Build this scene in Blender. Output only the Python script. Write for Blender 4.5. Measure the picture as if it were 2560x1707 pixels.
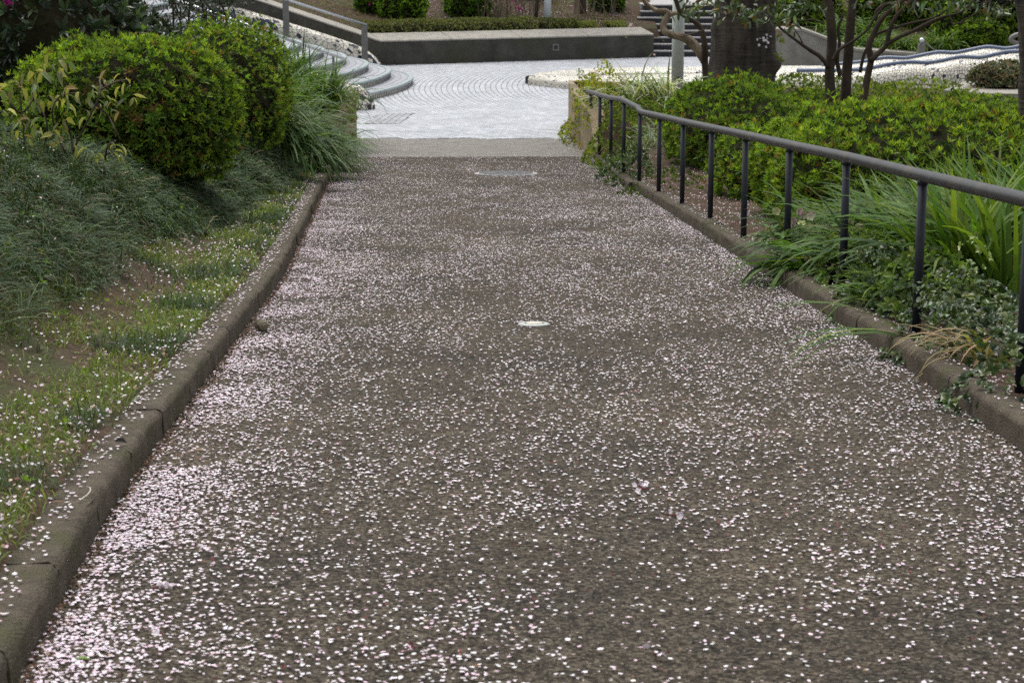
import bpy, math, random
import numpy as np
from mathutils import Vector, Matrix

for _o in list(bpy.data.objects):
    bpy.data.objects.remove(_o)
SC = bpy.context.scene
rng = np.random.default_rng(7)
random.seed(7)

# ------------------------------------------------------------------ camera, sky, sun, exposure
CZ = 3.29                                   # eye height above the plaza (the path climbs towards the viewer)
PITCH = math.radians(11.86)
FPX = 4978.0                                # 70 mm lens on a 36 mm wide frame, in pixels of a 2560 px wide picture
cam = bpy.data.cameras.new("camera")
cam.sensor_width = 36.0
cam.lens = 70.0
cam.clip_start = 0.1
cam.clip_end = 1000.0
cam.dof.use_dof = True
cam.dof.focus_distance = 11.5
cam.dof.aperture_fstop = 9.0
cam_o = bpy.data.objects.new("camera", cam)
SC.collection.objects.link(cam_o)
cam_o.location = (0, 0, CZ)
cam_o.rotation_euler = (math.radians(90) - PITCH, 0, 0)
SC.camera = cam_o

SUN_EL, SUN_AZ = math.radians(68), math.radians(-22)      # high and soft, ahead of the viewer: faces turned to us lie in half shade
world = bpy.data.worlds.new("World")
SC.world = world
world.use_nodes = True
wn, wl = world.node_tree.nodes, world.node_tree.links
wn.clear()
sky = wn.new("ShaderNodeTexSky")
sky.sky_type = 'NISHITA'
sky.sun_disc = False
sky.sun_elevation = SUN_EL
sky.sun_rotation = SUN_AZ
sky.air_density = 1.0
sky.dust_density = 4.0
hs = wn.new("ShaderNodeHueSaturation")        # the even white of an overcast sky
hs.inputs["Saturation"].default_value = 0.22
bg = wn.new("ShaderNodeBackground")
bg.inputs["Strength"].default_value = 0.15
wo = wn.new("ShaderNodeOutputWorld")
wl.new(sky.outputs[0], hs.inputs["Color"])
wl.new(hs.outputs[0], bg.inputs[0])
wl.new(bg.outputs[0], wo.inputs[0])

sl = bpy.data.lights.new("sun", 'SUN')
sl.energy = 1.2
sl.angle = math.radians(55)
sl.color = (1.0, 0.965, 0.90)
sun = bpy.data.objects.new("sun", sl)
SC.collection.objects.link(sun)
_sd = Vector((math.sin(SUN_AZ) * math.cos(SUN_EL), math.cos(SUN_AZ) * math.cos(SUN_EL), math.sin(SUN_EL)))
sun.rotation_euler = _sd.to_track_quat('Z', 'Y').to_euler()
sun.location = (0, 0, 30)

SC.view_settings.view_transform = 'Standard'
SC.view_settings.look = 'None'
SC.view_settings.exposure = 0.56
SC.view_settings.gamma = 1.0
SC.view_settings.use_curve_mapping = False
SC.render.engine = 'CYCLES'
SC.cycles.max_bounces = 6
SC.cycles.diffuse_bounces = 3
SC.cycles.transparent_max_bounces = 4
SC.cycles.use_denoising = False

# ------------------------------------------------------------------ the lie of the land
_s, _c = math.sin(PITCH), math.cos(PITCH)


def at(px, py, D):
    """World point D metres ahead, on the sight line of a picture point (2560 px wide picture)."""
    u, v = (px - 1280) / FPX, (853.5 - py) / FPX
    d = np.array([u, v * _s + _c, v * _c - _s])
    return d * (D / d[1]) + np.array([0, 0, CZ])


PD = [-40, 22.4, 28.2, 31, 300]
PZ = [1.815 + .066 * 40, 1.815 - .066 * 22.4, .045, 0, 0]
XL = ([-10, 3, 4.47, 6.2, 7.2, 8.9, 13.2, 17.7, 22.1, 24.9, 27.5, 29.4, 31.1, 60],
      [-.35, -1.06, -1.18, -1.31, -1.36, -1.41, -1.55, -1.83, -2.11, -2.25, -2.38, -2.43, -2.40, -2.4])
XR = ([-10, 3, 7.2, 9.3, 13.2, 16.8, 22.1, 26.0, 28.6, 31, 60],
      [2.15, 2.0, 1.92, 1.88, 1.745, 1.60, 1.38, 1.22, 1.12, .92, .92])
BED_END = 33.6


def pz(y):
    return np.interp(y, PD, PZ)


def xl(y):
    return np.interp(y, *XL)


def xr(y):
    return np.interp(y, *XR)


def sstep(a, b, t):
    t = np.clip((np.asarray(t, float) - a) / (b - a), 0, 1)
    return t * t * (3 - 2 * t)


_NT = rng.random((8, 64, 64))


def vnoise(x, y, scale=1.0, k=0):
    x = np.asarray(x, float) / scale + 17.3 * k
    y = np.asarray(y, float) / scale + 9.1 * k
    xi, yi = np.floor(x).astype(int), np.floor(y).astype(int)
    fx, fy = x - xi, y - yi
    fx, fy = fx * fx * (3 - 2 * fx), fy * fy * (3 - 2 * fy)
    T = _NT[k % 8]
    g = lambda a, b: T[a % 64, b % 64]
    return (g(xi, yi) * (1 - fx) + g(xi + 1, yi) * fx) * (1 - fy) + (g(xi, yi + 1) * (1 - fx) + g(xi + 1, yi + 1) * fx) * fy


def fbm(x, y, scale, k=0):
    return (vnoise(x, y, scale, k) + .5 * vnoise(x, y, scale / 2.1, k + 1) + .25 * vnoise(x, y, scale / 4.3, k + 2)) / 1.75


KL, KR = .15, .15                           # kerb widths


def gz(x, y):
    """Height of the soil."""
    x, y = np.broadcast_arrays(np.asarray(x, float), np.asarray(y, float))
    p = pz(y)
    z = p - .06
    # left bank
    d = xl(y) - KL - x
    sy_ = sstep(17, 22, y)
    h = .60 * (sstep(.35, 1.5, d) * (1 - sy_) + sstep(.08, .85, d) * sy_) + .16 * sstep(1.5, 4.0, d) + .05 * (fbm(x, y, 1.3, 1) - .5) * sstep(.2, .8, d)
    base = p + .112 + h
    wallz = np.where(y > 27.8, .60 + .12 * sstep(.2, 2, d), base)
    zb = base * (1 - sstep(26.3, 28.3, y)) + np.maximum(wallz, base) * sstep(26.3, 28.3, y)
    z = np.where((d > -.02) & (y < 31.25), zb, z)
    # right bed
    e = x - xr(y) - KR
    hb = np.maximum(p + .085, .50 * sstep(0, .7, e) + (p + .085) * (1 - sstep(0, .7, e)))
    hb = np.where(y > 27.4, np.maximum(hb, .52), hb) + .05 * sstep(.4, 2, e) + .04 * (fbm(x, y, 1.1, 3) - .5) * sstep(.15, .5, e)
    z = np.where((e > -.02) & (y < BED_END), hb, z)
    # beyond the beds
    far = (y >= BED_END) | ((y >= 31.25) & (x < -2.2))
    zf = np.full_like(z, -.06)
    zf = np.where(x < -3.4, np.maximum(-.06, .33 * (-3.4 - x) - .25), zf)
    zf = np.where((x < -8) & (y < 48), 1.2, zf)
    wy = 47.4 + (x + 3.1) * .44
    back = y - np.maximum(wy, 46) - .75
    zback = .62 + .17 * np.clip(back, 0, 14) + .15 * (fbm(x, y, 2.0, 5) - .5)
    zf = np.where((back > 0) & (x < 3.7), zback, zf)
    zr = np.where(y > 46.85, .22 + .17 * np.clip(y - 47, 0, 14), -.06)
    zf = np.where(x > 6.1, np.maximum(zf, zr), zf)
    zs = np.clip((y - 50.6) * .40 - .22, -.06, 1.0)
    zf = np.where((x >= 3.7) & (x <= 6.1), zs, zf)
    z = np.where(far, zf, z)
    return z


# ------------------------------------------------------------------ small modelling kit
COL = SC.collection


def link(o, parent=None):
    COL.objects.link(o)
    if parent is not None:
        o.parent = parent
    return o


def tag(o, label=None, cat=None, group=None, kind=None):
    if label: o["label"] = label
    if cat: o["category"] = cat
    if group: o["group"] = group
    if kind: o["kind"] = kind
    return o


def empty(name, loc=(0, 0, 0), label=None, cat=None, group=None):
    o = bpy.data.objects.new(name, None)
    o.empty_display_size = .2
    o.location = tuple(map(float, loc))
    link(o)
    return tag(o, label, cat, group)


class MB:
    """Collects arrays of vertices and faces; build() links them as one mesh object."""

    def __init__(s):
        s.V, s.F, s.C, s.n = [], [], [], 0

    def add(s, V, F, col=None):
        V = np.asarray(V, float).reshape(-1, 3)
        F = np.asarray(F, int)
        if F.ndim == 1:
            F = F.reshape(1, -1)
        s.V.append(V)
        s.F.append(F + s.n)
        if col is None:
            col = (1, 1, 1)
        col = np.asarray(col, float)
        if col.ndim == 1:
            col = np.repeat(col[None, :3], len(V), 0)
        s.C.append(col[:, :3])
        s.n += len(V)
        return s

    def data(s, name, smooth=False):
        V = np.concatenate(s.V)
        me = bpy.data.meshes.new(name)
        nl = sum(f.size for f in s.F)
        nf = sum(len(f) for f in s.F)
        loops = np.concatenate([f.ravel() for f in s.F]).astype(np.int32)
        tot = np.concatenate([np.full(len(f), f.shape[1], np.int32) for f in s.F])
        st = np.concatenate([[0], np.cumsum(tot)[:-1]]).astype(np.int32)
        me.vertices.add(len(V))
        me.vertices.foreach_set("co", V.astype(np.float32).ravel())
        me.loops.add(nl)
        me.loops.foreach_set("vertex_index", loops)
        me.polygons.add(nf)
        me.polygons.foreach_set("loop_start", st)
        me.polygons.foreach_set("loop_total", tot)
        me.polygons.foreach_set("use_smooth", np.full(nf, bool(smooth)))
        C = np.concatenate(s.C)
        ca = me.color_attributes.new("Col", 'FLOAT_COLOR', 'POINT')
        C4 = np.ones((len(V), 4), np.float32)
        C4[:, :3] = C
        ca.data.foreach_set("color", C4.ravel())
        me.update(calc_edges=True)
        return me

    def build(s, name, mat, parent=None, smooth=False, kind=None):
        me = s.data(name, smooth)
        me.materials.append(mat)
        o = bpy.data.objects.new(name, me)
        link(o, parent)
        if kind: o["kind"] = kind
        return o


def inst(name, me, loc, rot, scale, parent, mat=None):
    """An object that shares mesh data; matrix relative to its parent (parents are never rotated)."""
    o = bpy.data.objects.new(name, me)
    pl = parent.location if parent is not None else Vector((0, 0, 0))
    o.location = Vector(tuple(map(float, loc))) - pl
    o.rotation_euler = rot
    o.scale = scale if hasattr(scale, '__len__') else (scale,) * 3
    link(o, parent)
    if mat is not None:
        o.material_slots[0].link = 'OBJECT'
        o.material_slots[0].material = mat
    return o


def rel(V, parent):
    return np.asarray(V, float) - np.array(parent.location)


BOXF = np.array([[0, 1, 3, 2], [4, 6, 7, 5], [0, 4, 5, 1], [2, 3, 7, 6], [0, 2, 6, 4], [1, 5, 7, 3]])


def box_v(x0, x1, y0, y1, z0, z1):
    return np.array([[x, y, z] for x in (x0, x1) for y in (y0, y1) for z in (z0, z1)], float)


def norm(a):
    a = np.asarray(a, float)
    return a / np.maximum(np.linalg.norm(a, axis=-1, keepdims=True), 1e-9)


def tube(P, R, sides=10, cap=True, wob=0.0, seed=0):
    P = np.asarray(P, float)
    n = len(P)
    R = np.broadcast_to(np.asarray(R, float), (n,))
    T = np.gradient(P, axis=0)
    T = norm(T)
    up = np.array([0, 0, 1.]) if abs(T[0][2]) < .9 else np.array([0, 1., 0])
    u = norm(np.cross(T[0], up))
    rr = np.random.default_rng(seed)
    V = []
    ph = rr.random(4) * 6.28
    for i in range(n):
        u = norm(u - T[i] * np.dot(u, T[i]))
        w = np.cross(T[i], u)
        a = np.arange(sides) * 2 * math.pi / sides
        r = R[i] * (1 + wob * (np.sin(2 * a + ph[0] + i * .3) * .5 + np.sin(3 * a + ph[1] - i * .5) * .5 + .4 * np.sin(5 * a + ph[2] + i)))
        V.append(P[i] + np.outer(np.cos(a) * r, u) + np.outer(np.sin(a) * r, w))
    V = np.concatenate(V)
    F = []
    for i in range(n - 1):
        for k in range(sides):
            k2 = (k + 1) % sides
            F.append([i * sides + k, i * sides + k2, (i + 1) * sides + k2, (i + 1) * sides + k])
    F = np.array(F)
    return V, F, (np.arange(sides)[::-1], (n - 1) * sides + np.arange(sides))


def add_tube(mb, P, R, sides=10, cap=True, wob=0.0, seed=0, col=None):
    V, F, caps = tube(P, R, sides, cap, wob, seed)
    b = mb.n
    mb.add(V, F, col)
    if cap:
        for c_ in caps:
            mb.F.append((c_ + b).reshape(1, -1))
    return mb


def smooth_line(P, n=24):
    """Catmull-Rom through the points."""
    P = np.asarray(P, float)
    k = len(P)
    Q = np.vstack([2 * P[0] - P[1], P, 2 * P[-1] - P[-2]])
    out = []
    per = max(2, n // (k - 1))
    for i in range(k - 1):
        a, b, c_, d = Q[i], Q[i + 1], Q[i + 2], Q[i + 3]
        for t in np.linspace(0, 1, per, endpoint=False):
            out.append(.5 * ((2 * b) + (-a + c_) * t + (2 * a - 5 * b + 4 * c_ - d) * t * t + (-a + 3 * b - 3 * c_ + d) * t ** 3))
    out.append(P[-1])
    return np.array(out)


def leaf4(mb, P, A, N, L, W, col, fold=.3, droop=.0):
    """Small folded leaves: four points, two faces each."""
    n = len(P)
    S = norm(np.cross(A, N))
    L = np.broadcast_to(np.asarray(L, float), (n,))[:, None]
    W = np.broadcast_to(np.asarray(W, float), (n,))[:, None]
    B = P
    M = P + A * L * .48
    Rr = M + S * W * .5 + N * W * fold
    Ll = M - S * W * .5 + N * W * fold
    T = P + A * L - N * L * droop
    V = np.stack([B, Rr, T, Ll], 1).reshape(-1, 3)
    i = np.arange(n)[:, None] * 4
    F = np.concatenate([i + [0, 1, 2], i + [0, 2, 3]], 1).reshape(-1, 3)
    mb.add(V, F, np.repeat(np.broadcast_to(col, (n, 3)), 4, 0))


def leaf8(mb, P, A, N, L, W, col, fold=.18, droop=.25, t1=.3, t2=.66):
    """Larger curved leaves: eight points, eight faces each."""
    n = len(P)
    S = norm(np.cross(A, N))
    L = np.broadcast_to(np.asarray(L, float), (n,))[:, None]
    W = np.broadcast_to(np.asarray(W, float), (n,))[:, None]
    dr = np.broadcast_to(np.asarray(droop, float), (n,))[:, None]
    c = lambda t: P + A * L * t - N * L * dr * t * t
    c1, c2 = c(t1), c(t2)
    up = N * W * fold
    V = np.stack([P, c1 - S * W * .42 + up, c1, c1 + S * W * .42 + up, c2 - S * W * .45 + up, c2, c2 + S * W * .45 + up, c(1.0)], 1).reshape(-1, 3)
    i = np.arange(n)[:, None] * 8
    tri = [0, 2, 1, 0, 3, 2, 4, 5, 7, 5, 6, 7]
    F3 = (i + tri).reshape(-1, 3)
    F4 = (i + [1, 2, 5, 4, 2, 3, 6, 5]).reshape(-1, 4)
    b = mb.n
    mb.add(V, F3, np.repeat(np.broadcast_to(col, (n, 3)), 8, 0))
    mb.F.append(F4 + b)


def blades(mb, P, az, e0, bend, L, W, col, segs=4, twist=0.0, tip=None):
    """Arching strap leaves. az: compass of lean, e0: start elevation, bend: total turn downwards."""
    n = len(P)
    f = lambda a: np.broadcast_to(np.asarray(a, float), (n,))
    az, e0, bend, L, W = map(f, (az, e0, bend, L, W))
    H = np.stack([np.cos(az), np.sin(az), np.zeros(n)], 1)
    S = np.stack([-np.sin(az), np.cos(az), np.zeros(n)], 1)
    if twist:
        tw = rng.normal(0, twist, n)[:, None]
        S = norm(S + np.array([0, 0, 1.]) * tw)
    pos = P.astype(float).copy()
    rows = []
    cols = []
    col = np.broadcast_to(col, (n, 3))
    for k in range(segs + 1):
        t = k / segs
        w = W * (.65 + .35 * min(1, t * 4)) * (1 - max(0, (t - .45) / .55) ** 1.6 * .92)
        rows.append(np.stack([pos - S * w[:, None] * .5, pos + S * w[:, None] * .5], 1))
        cc = col if tip is None else col * (1 - t ** 3) + np.asarray(tip) * t ** 3
        cols.append(np.stack([cc, cc], 1))
        e = e0 - bend * (t + .5 / segs) ** 1.3
        pos = pos + (H * np.cos(e)[:, None] + np.array([0, 0, 1.]) * np.sin(e)[:, None]) * (L / segs)[:, None]
    V = np.stack(rows, 1).reshape(-1, 3)
    C = np.stack(cols, 1).reshape(-1, 3)
    m = 2 * (segs + 1)
    q = np.array([[2 * k, 2 * k + 1, 2 * k + 3, 2 * k + 2] for k in range(segs)]).ravel()
    F = (np.arange(n)[:, None] * m + q).reshape(-1, 4)
    mb.add(V, F, C)


def pick(n, palette, weights, jitter=.18):
    pal = np.asarray(palette, float)
    w = np.asarray(list(weights)[:len(palette)] + [0.] * max(0, len(palette) - len(weights)), float)
    c = pal[rng.choice(len(pal), n, p=w / w.sum())]
    return np.clip(c * (1 + rng.normal(0, jitter, (n, 1))) * (1 + rng.normal(0, jitter * .35, (n, 3))), .002, .95)


# ------------------------------------------------------------------ materials
def newmat(name):
    m = bpy.data.materials.new(name)
    m.use_nodes = True
    nt = m.node_tree
    return m, nt.nodes, nt.links, nt.nodes["Principled BSDF"]


def coords(n, l, scale=1.0):
    g = n.new("ShaderNodeNewGeometry")
    return g.outputs["Position"]


def mat_plain(name, c1, c2=None, scale=6.0, rough=.7, bump=0.0, bscale=60.0, metal=0.0, spec=.5, detail=6.0, c3=None, s3=1.2):
    m, n, l, b = newmat(name)
    pos = coords(n, l)
    b.inputs["Roughness"].default_value = rough
    b.inputs["Metallic"].default_value = metal
    b.inputs["Specular IOR Level"].default_value = spec
    if c2 is None:
        c2 = tuple(v * .75 for v in c1)
    no = n.new("ShaderNodeTexNoise")
    no.inputs["Scale"].default_value = scale
    no.inputs["Detail"].default_value = detail
    no.inputs["Roughness"].default_value = .65
    l.new(pos, no.inputs["Vector"])
    r = n.new("ShaderNodeValToRGB")
    r.color_ramp.elements[0].position = .32
    r.color_ramp.elements[1].position = .68
    r.color_ramp.elements[0].color = (*c2, 1)
    r.color_ramp.elements[1].color = (*c1, 1)
    l.new(no.outputs["Fac"], r.inputs[0])
    out = r.outputs[0]
    if c3 is not None:
        n3 = n.new("ShaderNodeTexNoise")
        n3.inputs["Scale"].default_value = s3
        n3.inputs["Detail"].default_value = 4
        l.new(pos, n3.inputs["Vector"])
        r3 = n.new("ShaderNodeValToRGB")
        r3.color_ramp.elements[0].position = .5
        r3.color_ramp.elements[1].position = .68
        l.new(n3.outputs["Fac"], r3.inputs[0])
        mx = n.new("ShaderNodeMix")
        mx.data_type = 'RGBA'
        l.new(r3.outputs[0], mx.inputs["Factor"])
        l.new(out, mx.inputs[6])
        mx.inputs[7].default_value = (*c3, 1)
        out = mx.outputs[2]
    l.new(out, b.inputs["Base Color"])
    if bump:
        nb = n.new("ShaderNodeTexNoise")
        nb.inputs["Scale"].default_value = bscale
        nb.inputs["Detail"].default_value = 5
        l.new(pos, nb.inputs["Vector"])
        bp = n.new("ShaderNodeBump")
        bp.inputs["Strength"].default_value = bump
        bp.inputs["Distance"].default_value = .02
        l.new(nb.outputs["Fac"], bp.inputs["Height"])
        l.new(bp.outputs[0], b.inputs["Normal"])
    return m


def mat_leaf(name, rough=.45, trans=.3, spec=.5, gain=(1, 1, 1), tint=(1.25, 1.25, .5)):
    """Leaves take their colour from the leaf itself (attribute Col); some light passes through."""
    m, n, l, b = newmat(name)
    a = n.new("ShaderNodeAttribute")
    a.attribute_name = "Col"
    g = n.new("ShaderNodeVectorMath")
    g.operation = 'MULTIPLY'
    g.inputs[1].default_value = gain
    l.new(a.outputs["Color"], g.inputs[0])
    l.new(g.outputs[0], b.inputs["Base Color"])
    b.inputs["Roughness"].default_value = rough
    b.inputs["Specular IOR Level"].default_value = spec
    if trans:
        t = n.new("ShaderNodeBsdfTranslucent")
        g2 = n.new("ShaderNodeVectorMath")
        g2.operation = 'MULTIPLY'
        g2.inputs[1].default_value = tint
        l.new(g.outputs[0], g2.inputs[0])
        l.new(g2.outputs[0], t.inputs["Color"])
        mx = n.new("ShaderNodeMixShader")
        mx.inputs[0].default_value = trans
        l.new(b.outputs[0], mx.inputs[1])
        l.new(t.outputs[0], mx.inputs[2])
        l.new(mx.outputs[0], n["Material Output"].inputs["Surface"])
    return m


def mat_asphalt():
    m, n, l, b = newmat("asphalt")
    pos = coords(n, l)
    v = n.new("ShaderNodeTexVoronoi")
    v.inputs["Scale"].default_value = 95
    l.new(pos, v.inputs["Vector"])
    r = n.new("ShaderNodeValToRGB")
    e = r.color_ramp.elements
    e[0].position, e[0].color = 0.0, (.028, .024, .019, 1)
    e[1].position, e[1].color = 1.0, (.215, .190, .152, 1)
    x = e.new(.55); x.color = (.085, .073, .057, 1)
    sx = n.new("ShaderNodeSeparateColor")
    l.new(v.outputs["Color"], sx.inputs[0])
    l.new(sx.outputs[0], r.inputs[0])
    no = n.new("ShaderNodeTexNoise")
    no.inputs["Scale"].default_value = 1.1
    no.inputs["Detail"].default_value = 7
    no.inputs["Roughness"].default_value = .7
    l.new(pos, no.inputs["Vector"])
    r2 = n.new("ShaderNodeValToRGB")
    r2.color_ramp.elements[0].position = .3
    r2.color_ramp.elements[1].position = .72
    r2.color_ramp.elements[0].color = (.40, .40, .40, 1)
    r2.color_ramp.elements[1].color = (.90, .84, .75, 1)
    l.new(no.outputs["Fac"], r2.inputs[0])
    mx = n.new("ShaderNodeMix"); mx.data_type = 'RGBA'; mx.blend_type = 'MULTIPLY'
    mx.inputs["Factor"].default_value = 1
    l.new(r.outputs[0], mx.inputs[6]); l.new(r2.outputs[0], mx.inputs[7])
    # rusty dirt
    n3 = n.new("ShaderNodeTexNoise"); n3.inputs["Scale"].default_value = 2.3; n3.inputs["Detail"].default_value = 8; n3.inputs["Roughness"].default_value = .75
    l.new(pos, n3.inputs["Vector"])
    r3 = n.new("ShaderNodeValToRGB")
    r3.color_ramp.elements[0].position = .58; r3.color_ramp.elements[1].position = .78
    r3.color_ramp.elements[1].color = (.55, .55, .55, 1)
    l.new(n3.outputs["Fac"], r3.inputs[0])
    m2 = n.new("ShaderNodeMix"); m2.data_type = 'RGBA'
    l.new(r3.outputs[0], m2.inputs["Factor"]); l.new(mx.outputs[2], m2.inputs[6])
    m2.inputs[7].default_value = (.125, .075, .042, 1)
    l.new(m2.outputs[2], b.inputs["Base Color"])
    b.inputs["Roughness"].default_value = .9
    b.inputs["Specular IOR Level"].default_value = .15
    bp = n.new("ShaderNodeBump"); bp.inputs["Strength"].default_value = .9; bp.inputs["Distance"].default_value = .008
    l.new(v.outputs["Distance"], bp.inputs["Height"])
    l.new(bp.outputs[0], b.inputs["Normal"])
    return m


def mat_bark(name, c1, c2, sx=3.0, sz=26.0, bump=.6, rough=.85):
    m, n, l, b = newmat(name)
    pos = coords(n, l)
    mp = n.new("ShaderNodeMapping")
    mp.inputs["Scale"].default_value = (sx, sx, sz)
    l.new(pos, mp.inputs["Vector"])
    no = n.new("ShaderNodeTexNoise"); no.inputs["Scale"].default_value = 1.0; no.inputs["Detail"].default_value = 8; no.inputs["Roughness"].default_value = .72
    l.new(mp.outputs[0], no.inputs["Vector"])
    mp2 = n.new("ShaderNodeMapping"); mp2.inputs["Scale"].default_value = (8, 8, 1.9)
    l.new(pos, mp2.inputs["Vector"])
    n2 = n.new("ShaderNodeTexNoise"); n2.inputs["Scale"].default_value = 1.0; n2.inputs["Detail"].default_value = 6
    l.new(mp2.outputs[0], n2.inputs["Vector"])
    ad = n.new("ShaderNodeMath"); ad.operation = 'ADD'
    l.new(no.outputs["Fac"], ad.inputs[0]); l.new(n2.outputs["Fac"], ad.inputs[1])
    hv = n.new("ShaderNodeMath"); hv.operation = 'MULTIPLY'; hv.inputs[1].default_value = .5
    l.new(ad.outputs[0], hv.inputs[0])
    r = n.new("ShaderNodeValToRGB")
    r.color_ramp.elements[0].position = .38; r.color_ramp.elements[0].color = (*c2, 1)
    r.color_ramp.elements[1].position = .64; r.color_ramp.elements[1].color = (*c1, 1)
    l.new(hv.outputs[0], r.inputs[0])
    l.new(r.outputs[0], b.inputs["Base Color"])
    b.inputs["Roughness"].default_value = rough
    b.inputs["Specular IOR Level"].default_value = .25
    bp = n.new("ShaderNodeBump"); bp.inputs["Strength"].default_value = bump; bp.inputs["Distance"].default_value = .04
    l.new(hv.outputs[0], bp.inputs["Height"])
    l.new(bp.outputs[0], b.inputs["Normal"])
    return m


def mat_attr(name, rough=.6, spec=.4, bump=0, bscale=80, vary=.25, vscale=5.0):
    m, n, l, b = newmat(name)
    a = n.new("ShaderNodeAttribute"); a.attribute_name = "Col"
    pos = coords(n, l)
    no = n.new("ShaderNodeTexNoise"); no.inputs["Scale"].default_value = vscale; no.inputs["Detail"].default_value = 6
    l.new(pos, no.inputs["Vector"])
    r = n.new("ShaderNodeValToRGB")
    r.color_ramp.elements[0].position = .3; r.color_ramp.elements[1].position = .7
    r.color_ramp.elements[0].color = (1 - vary,) * 3 + (1,); r.color_ramp.elements[1].color = (1 + vary * .4,) * 3 + (1,)
    l.new(no.outputs["Fac"], r.inputs[0])
    mx = n.new("ShaderNodeMix"); mx.data_type = 'RGBA'; mx.blend_type = 'MULTIPLY'; mx.inputs["Factor"].default_value = 1
    l.new(a.outputs["Color"], mx.inputs[6]); l.new(r.outputs[0], mx.inputs[7])
    l.new(mx.outputs[2], b.inputs["Base Color"])
    b.inputs["Roughness"].default_value = rough
    b.inputs["Specular IOR Level"].default_value = spec
    if bump:
        nb = n.new("ShaderNodeTexNoise"); nb.inputs["Scale"].default_value = bscale; nb.inputs["Detail"].default_value = 4
        l.new(pos, nb.inputs["Vector"])
        bp = n.new("ShaderNodeBump"); bp.inputs["Strength"].default_value = bump; bp.inputs["Distance"].default_value = .01
        l.new(nb.outputs["Fac"], bp.inputs["Height"]); l.new(bp.outputs[0], b.inputs["Normal"])
    return m


M = {}
M['asphalt'] = mat_asphalt()
M['soil'] = mat_plain("soil", (.100, .068, .046), (.045, .031, .022), 9, .95, .9, 45, spec=.1, c3=(.060, .062, .030), s3=1.6)
M['kerb'] = mat_plain("kerb_concrete", (.145, .120, .090), (.066, .055, .041), 9, .92, 1.0, 110, spec=.15, c3=(.085, .080, .045), s3=3.2, detail=10)
M['apron'] = mat_plain("apron_concrete", (.215, .205, .185), (.155, .147, .130), 4, .9, .4, 140, spec=.2)
M['beige'] = mat_plain("beige_concrete", (.33, .265, .165), (.21, .165, .10), 4, .9, .3, 60, spec=.2, c3=(.12, .10, .065), s3=1.5)
M['grey_wall'] = mat_plain("stained_concrete", (.088, .084, .074), (.045, .044, .038), 3, .9, .3, 60, spec=.2, c3=(.062, .062, .040), s3=.9)
M['cap'] = mat_plain("pale_concrete", (.36, .34, .30), (.25, .235, .205), 5, .9, .3, 80, spec=.2)
M['wall_r'] = mat_plain("grey_concrete", (.30, .29, .26), (.18, .175, .155), 3, .9, .3, 60, spec=.2)
M['rail'] = mat_plain("rail_paint", (.040, .040, .040), (.022, .023, .024), 14, .45, .08, 120, spec=.3, c3=(.055, .045, .035), s3=5)
M['post'] = mat_plain("post_paint", (.020, .023, .032), (.011, .013, .020), 30, .5, .05, 200, spec=.3)
M['steel'] = mat_plain("stainless_steel", (.62, .64, .66), (.5, .52, .54), 20, .28, 0, metal=1.0)
M['steel_post'] = mat_plain("grey_steel_post", (.20, .195, .18), (.14, .137, .125), 12, .5, .05, 90, metal=.2)
M['white'] = mat_plain("white_post_paint", (.56, .60, .57), (.46, .50, .47), 4, .45, .03, 50)
M['white2'] = mat_plain("blue_white_post_paint", (.60, .64, .68), (.52, .56, .60), 4, .4, .03, 50)
M['iron'] = mat_plain("cast_iron", (.36, .36, .36), (.24, .24, .24), 40, .6, .3, 90, metal=.3)
M['grout'] = mat_plain("grout", (.055, .055, .058), (.04, .04, .042), 20, .9)
M['shard'] = mat_attr("glazed_shards", .28, .5, 0, vary=.14, vscale=9)
M['tread'] = mat_attr("tread_tiles", .5, .4, .12, 120, vary=.18, vscale=3)
M['brick'] = mat_attr("paving_bricks", .55, .4, .12, 120, vary=.16, vscale=1.3)
M['nosing'] = mat_plain("nosing_tile", (.30, .36, .37), (.22, .27, .28), 8, .4, .05, 60)
M['tube_blue'] = mat_plain("blue_glazed_tube", (.11, .145, .22), (.075, .10, .16), 14, .35, .05, 60)
M['bark_cherry'] = mat_bark("cherry_bark", (.098, .080, .063), (.017, .014, .012), 2.2, 34, .9)
M['bark_stem'] = mat_bark("brown_bark", (.085, .062, .044), (.036, .027, .020), 5, 9, .4)
M['bark_pale'] = mat_bark("pale_smooth_bark", (.34, .28, .20), (.10, .07, .042), 7, 7, .6)
M['twig'] = mat_plain("twig", (.060, .038, .026), (.032, .021, .015), 20, .9)
M['twig_grey'] = mat_plain("dry_twig", (.16, .12, .09), (.09, .066, .048), 20, .9)
M['stone'] = mat_plain("stone", (.20, .175, .115), (.11, .095, .062), 30, .9, .6, 70, c3=(.085, .072, .05), s3=14)
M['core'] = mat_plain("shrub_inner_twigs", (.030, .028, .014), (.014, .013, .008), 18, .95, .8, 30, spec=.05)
M['leaf'] = mat_leaf("azalea_leaf", .48, .42, .28)
M['leaf_dull'] = mat_leaf("matt_leaf", .6, .22, .3)
M['leaf_gloss'] = mat_leaf("glossy_leaf", .28, .15, .6)
M['strap'] = mat_leaf("strap_leaf", .50, .36, .20)
M['grass'] = mat_leaf("grass_blade", .6, .35, .2)
M['mondo'] = mat_leaf("mondo_grass", .62, .15, .16)
M['petal'] = mat_leaf("cherry_petal", .65, .08, .25, tint=(1.05, 1.0, 1.05))
M['grit'] = mat_leaf("grit", .9, 0, .15)
M['plate'] = mat_plain("enamel_plate", (.46, .48, .45), (.28, .29, .26), 45, .45)
M['dark'] = mat_plain("dark_plastic", (.02, .02, .022), (.014, .014, .016), 20, .5)
M['cream'] = mat_plain("cream_tile", (.55, .51, .42), (.45, .42, .34), 12, .4)
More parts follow.
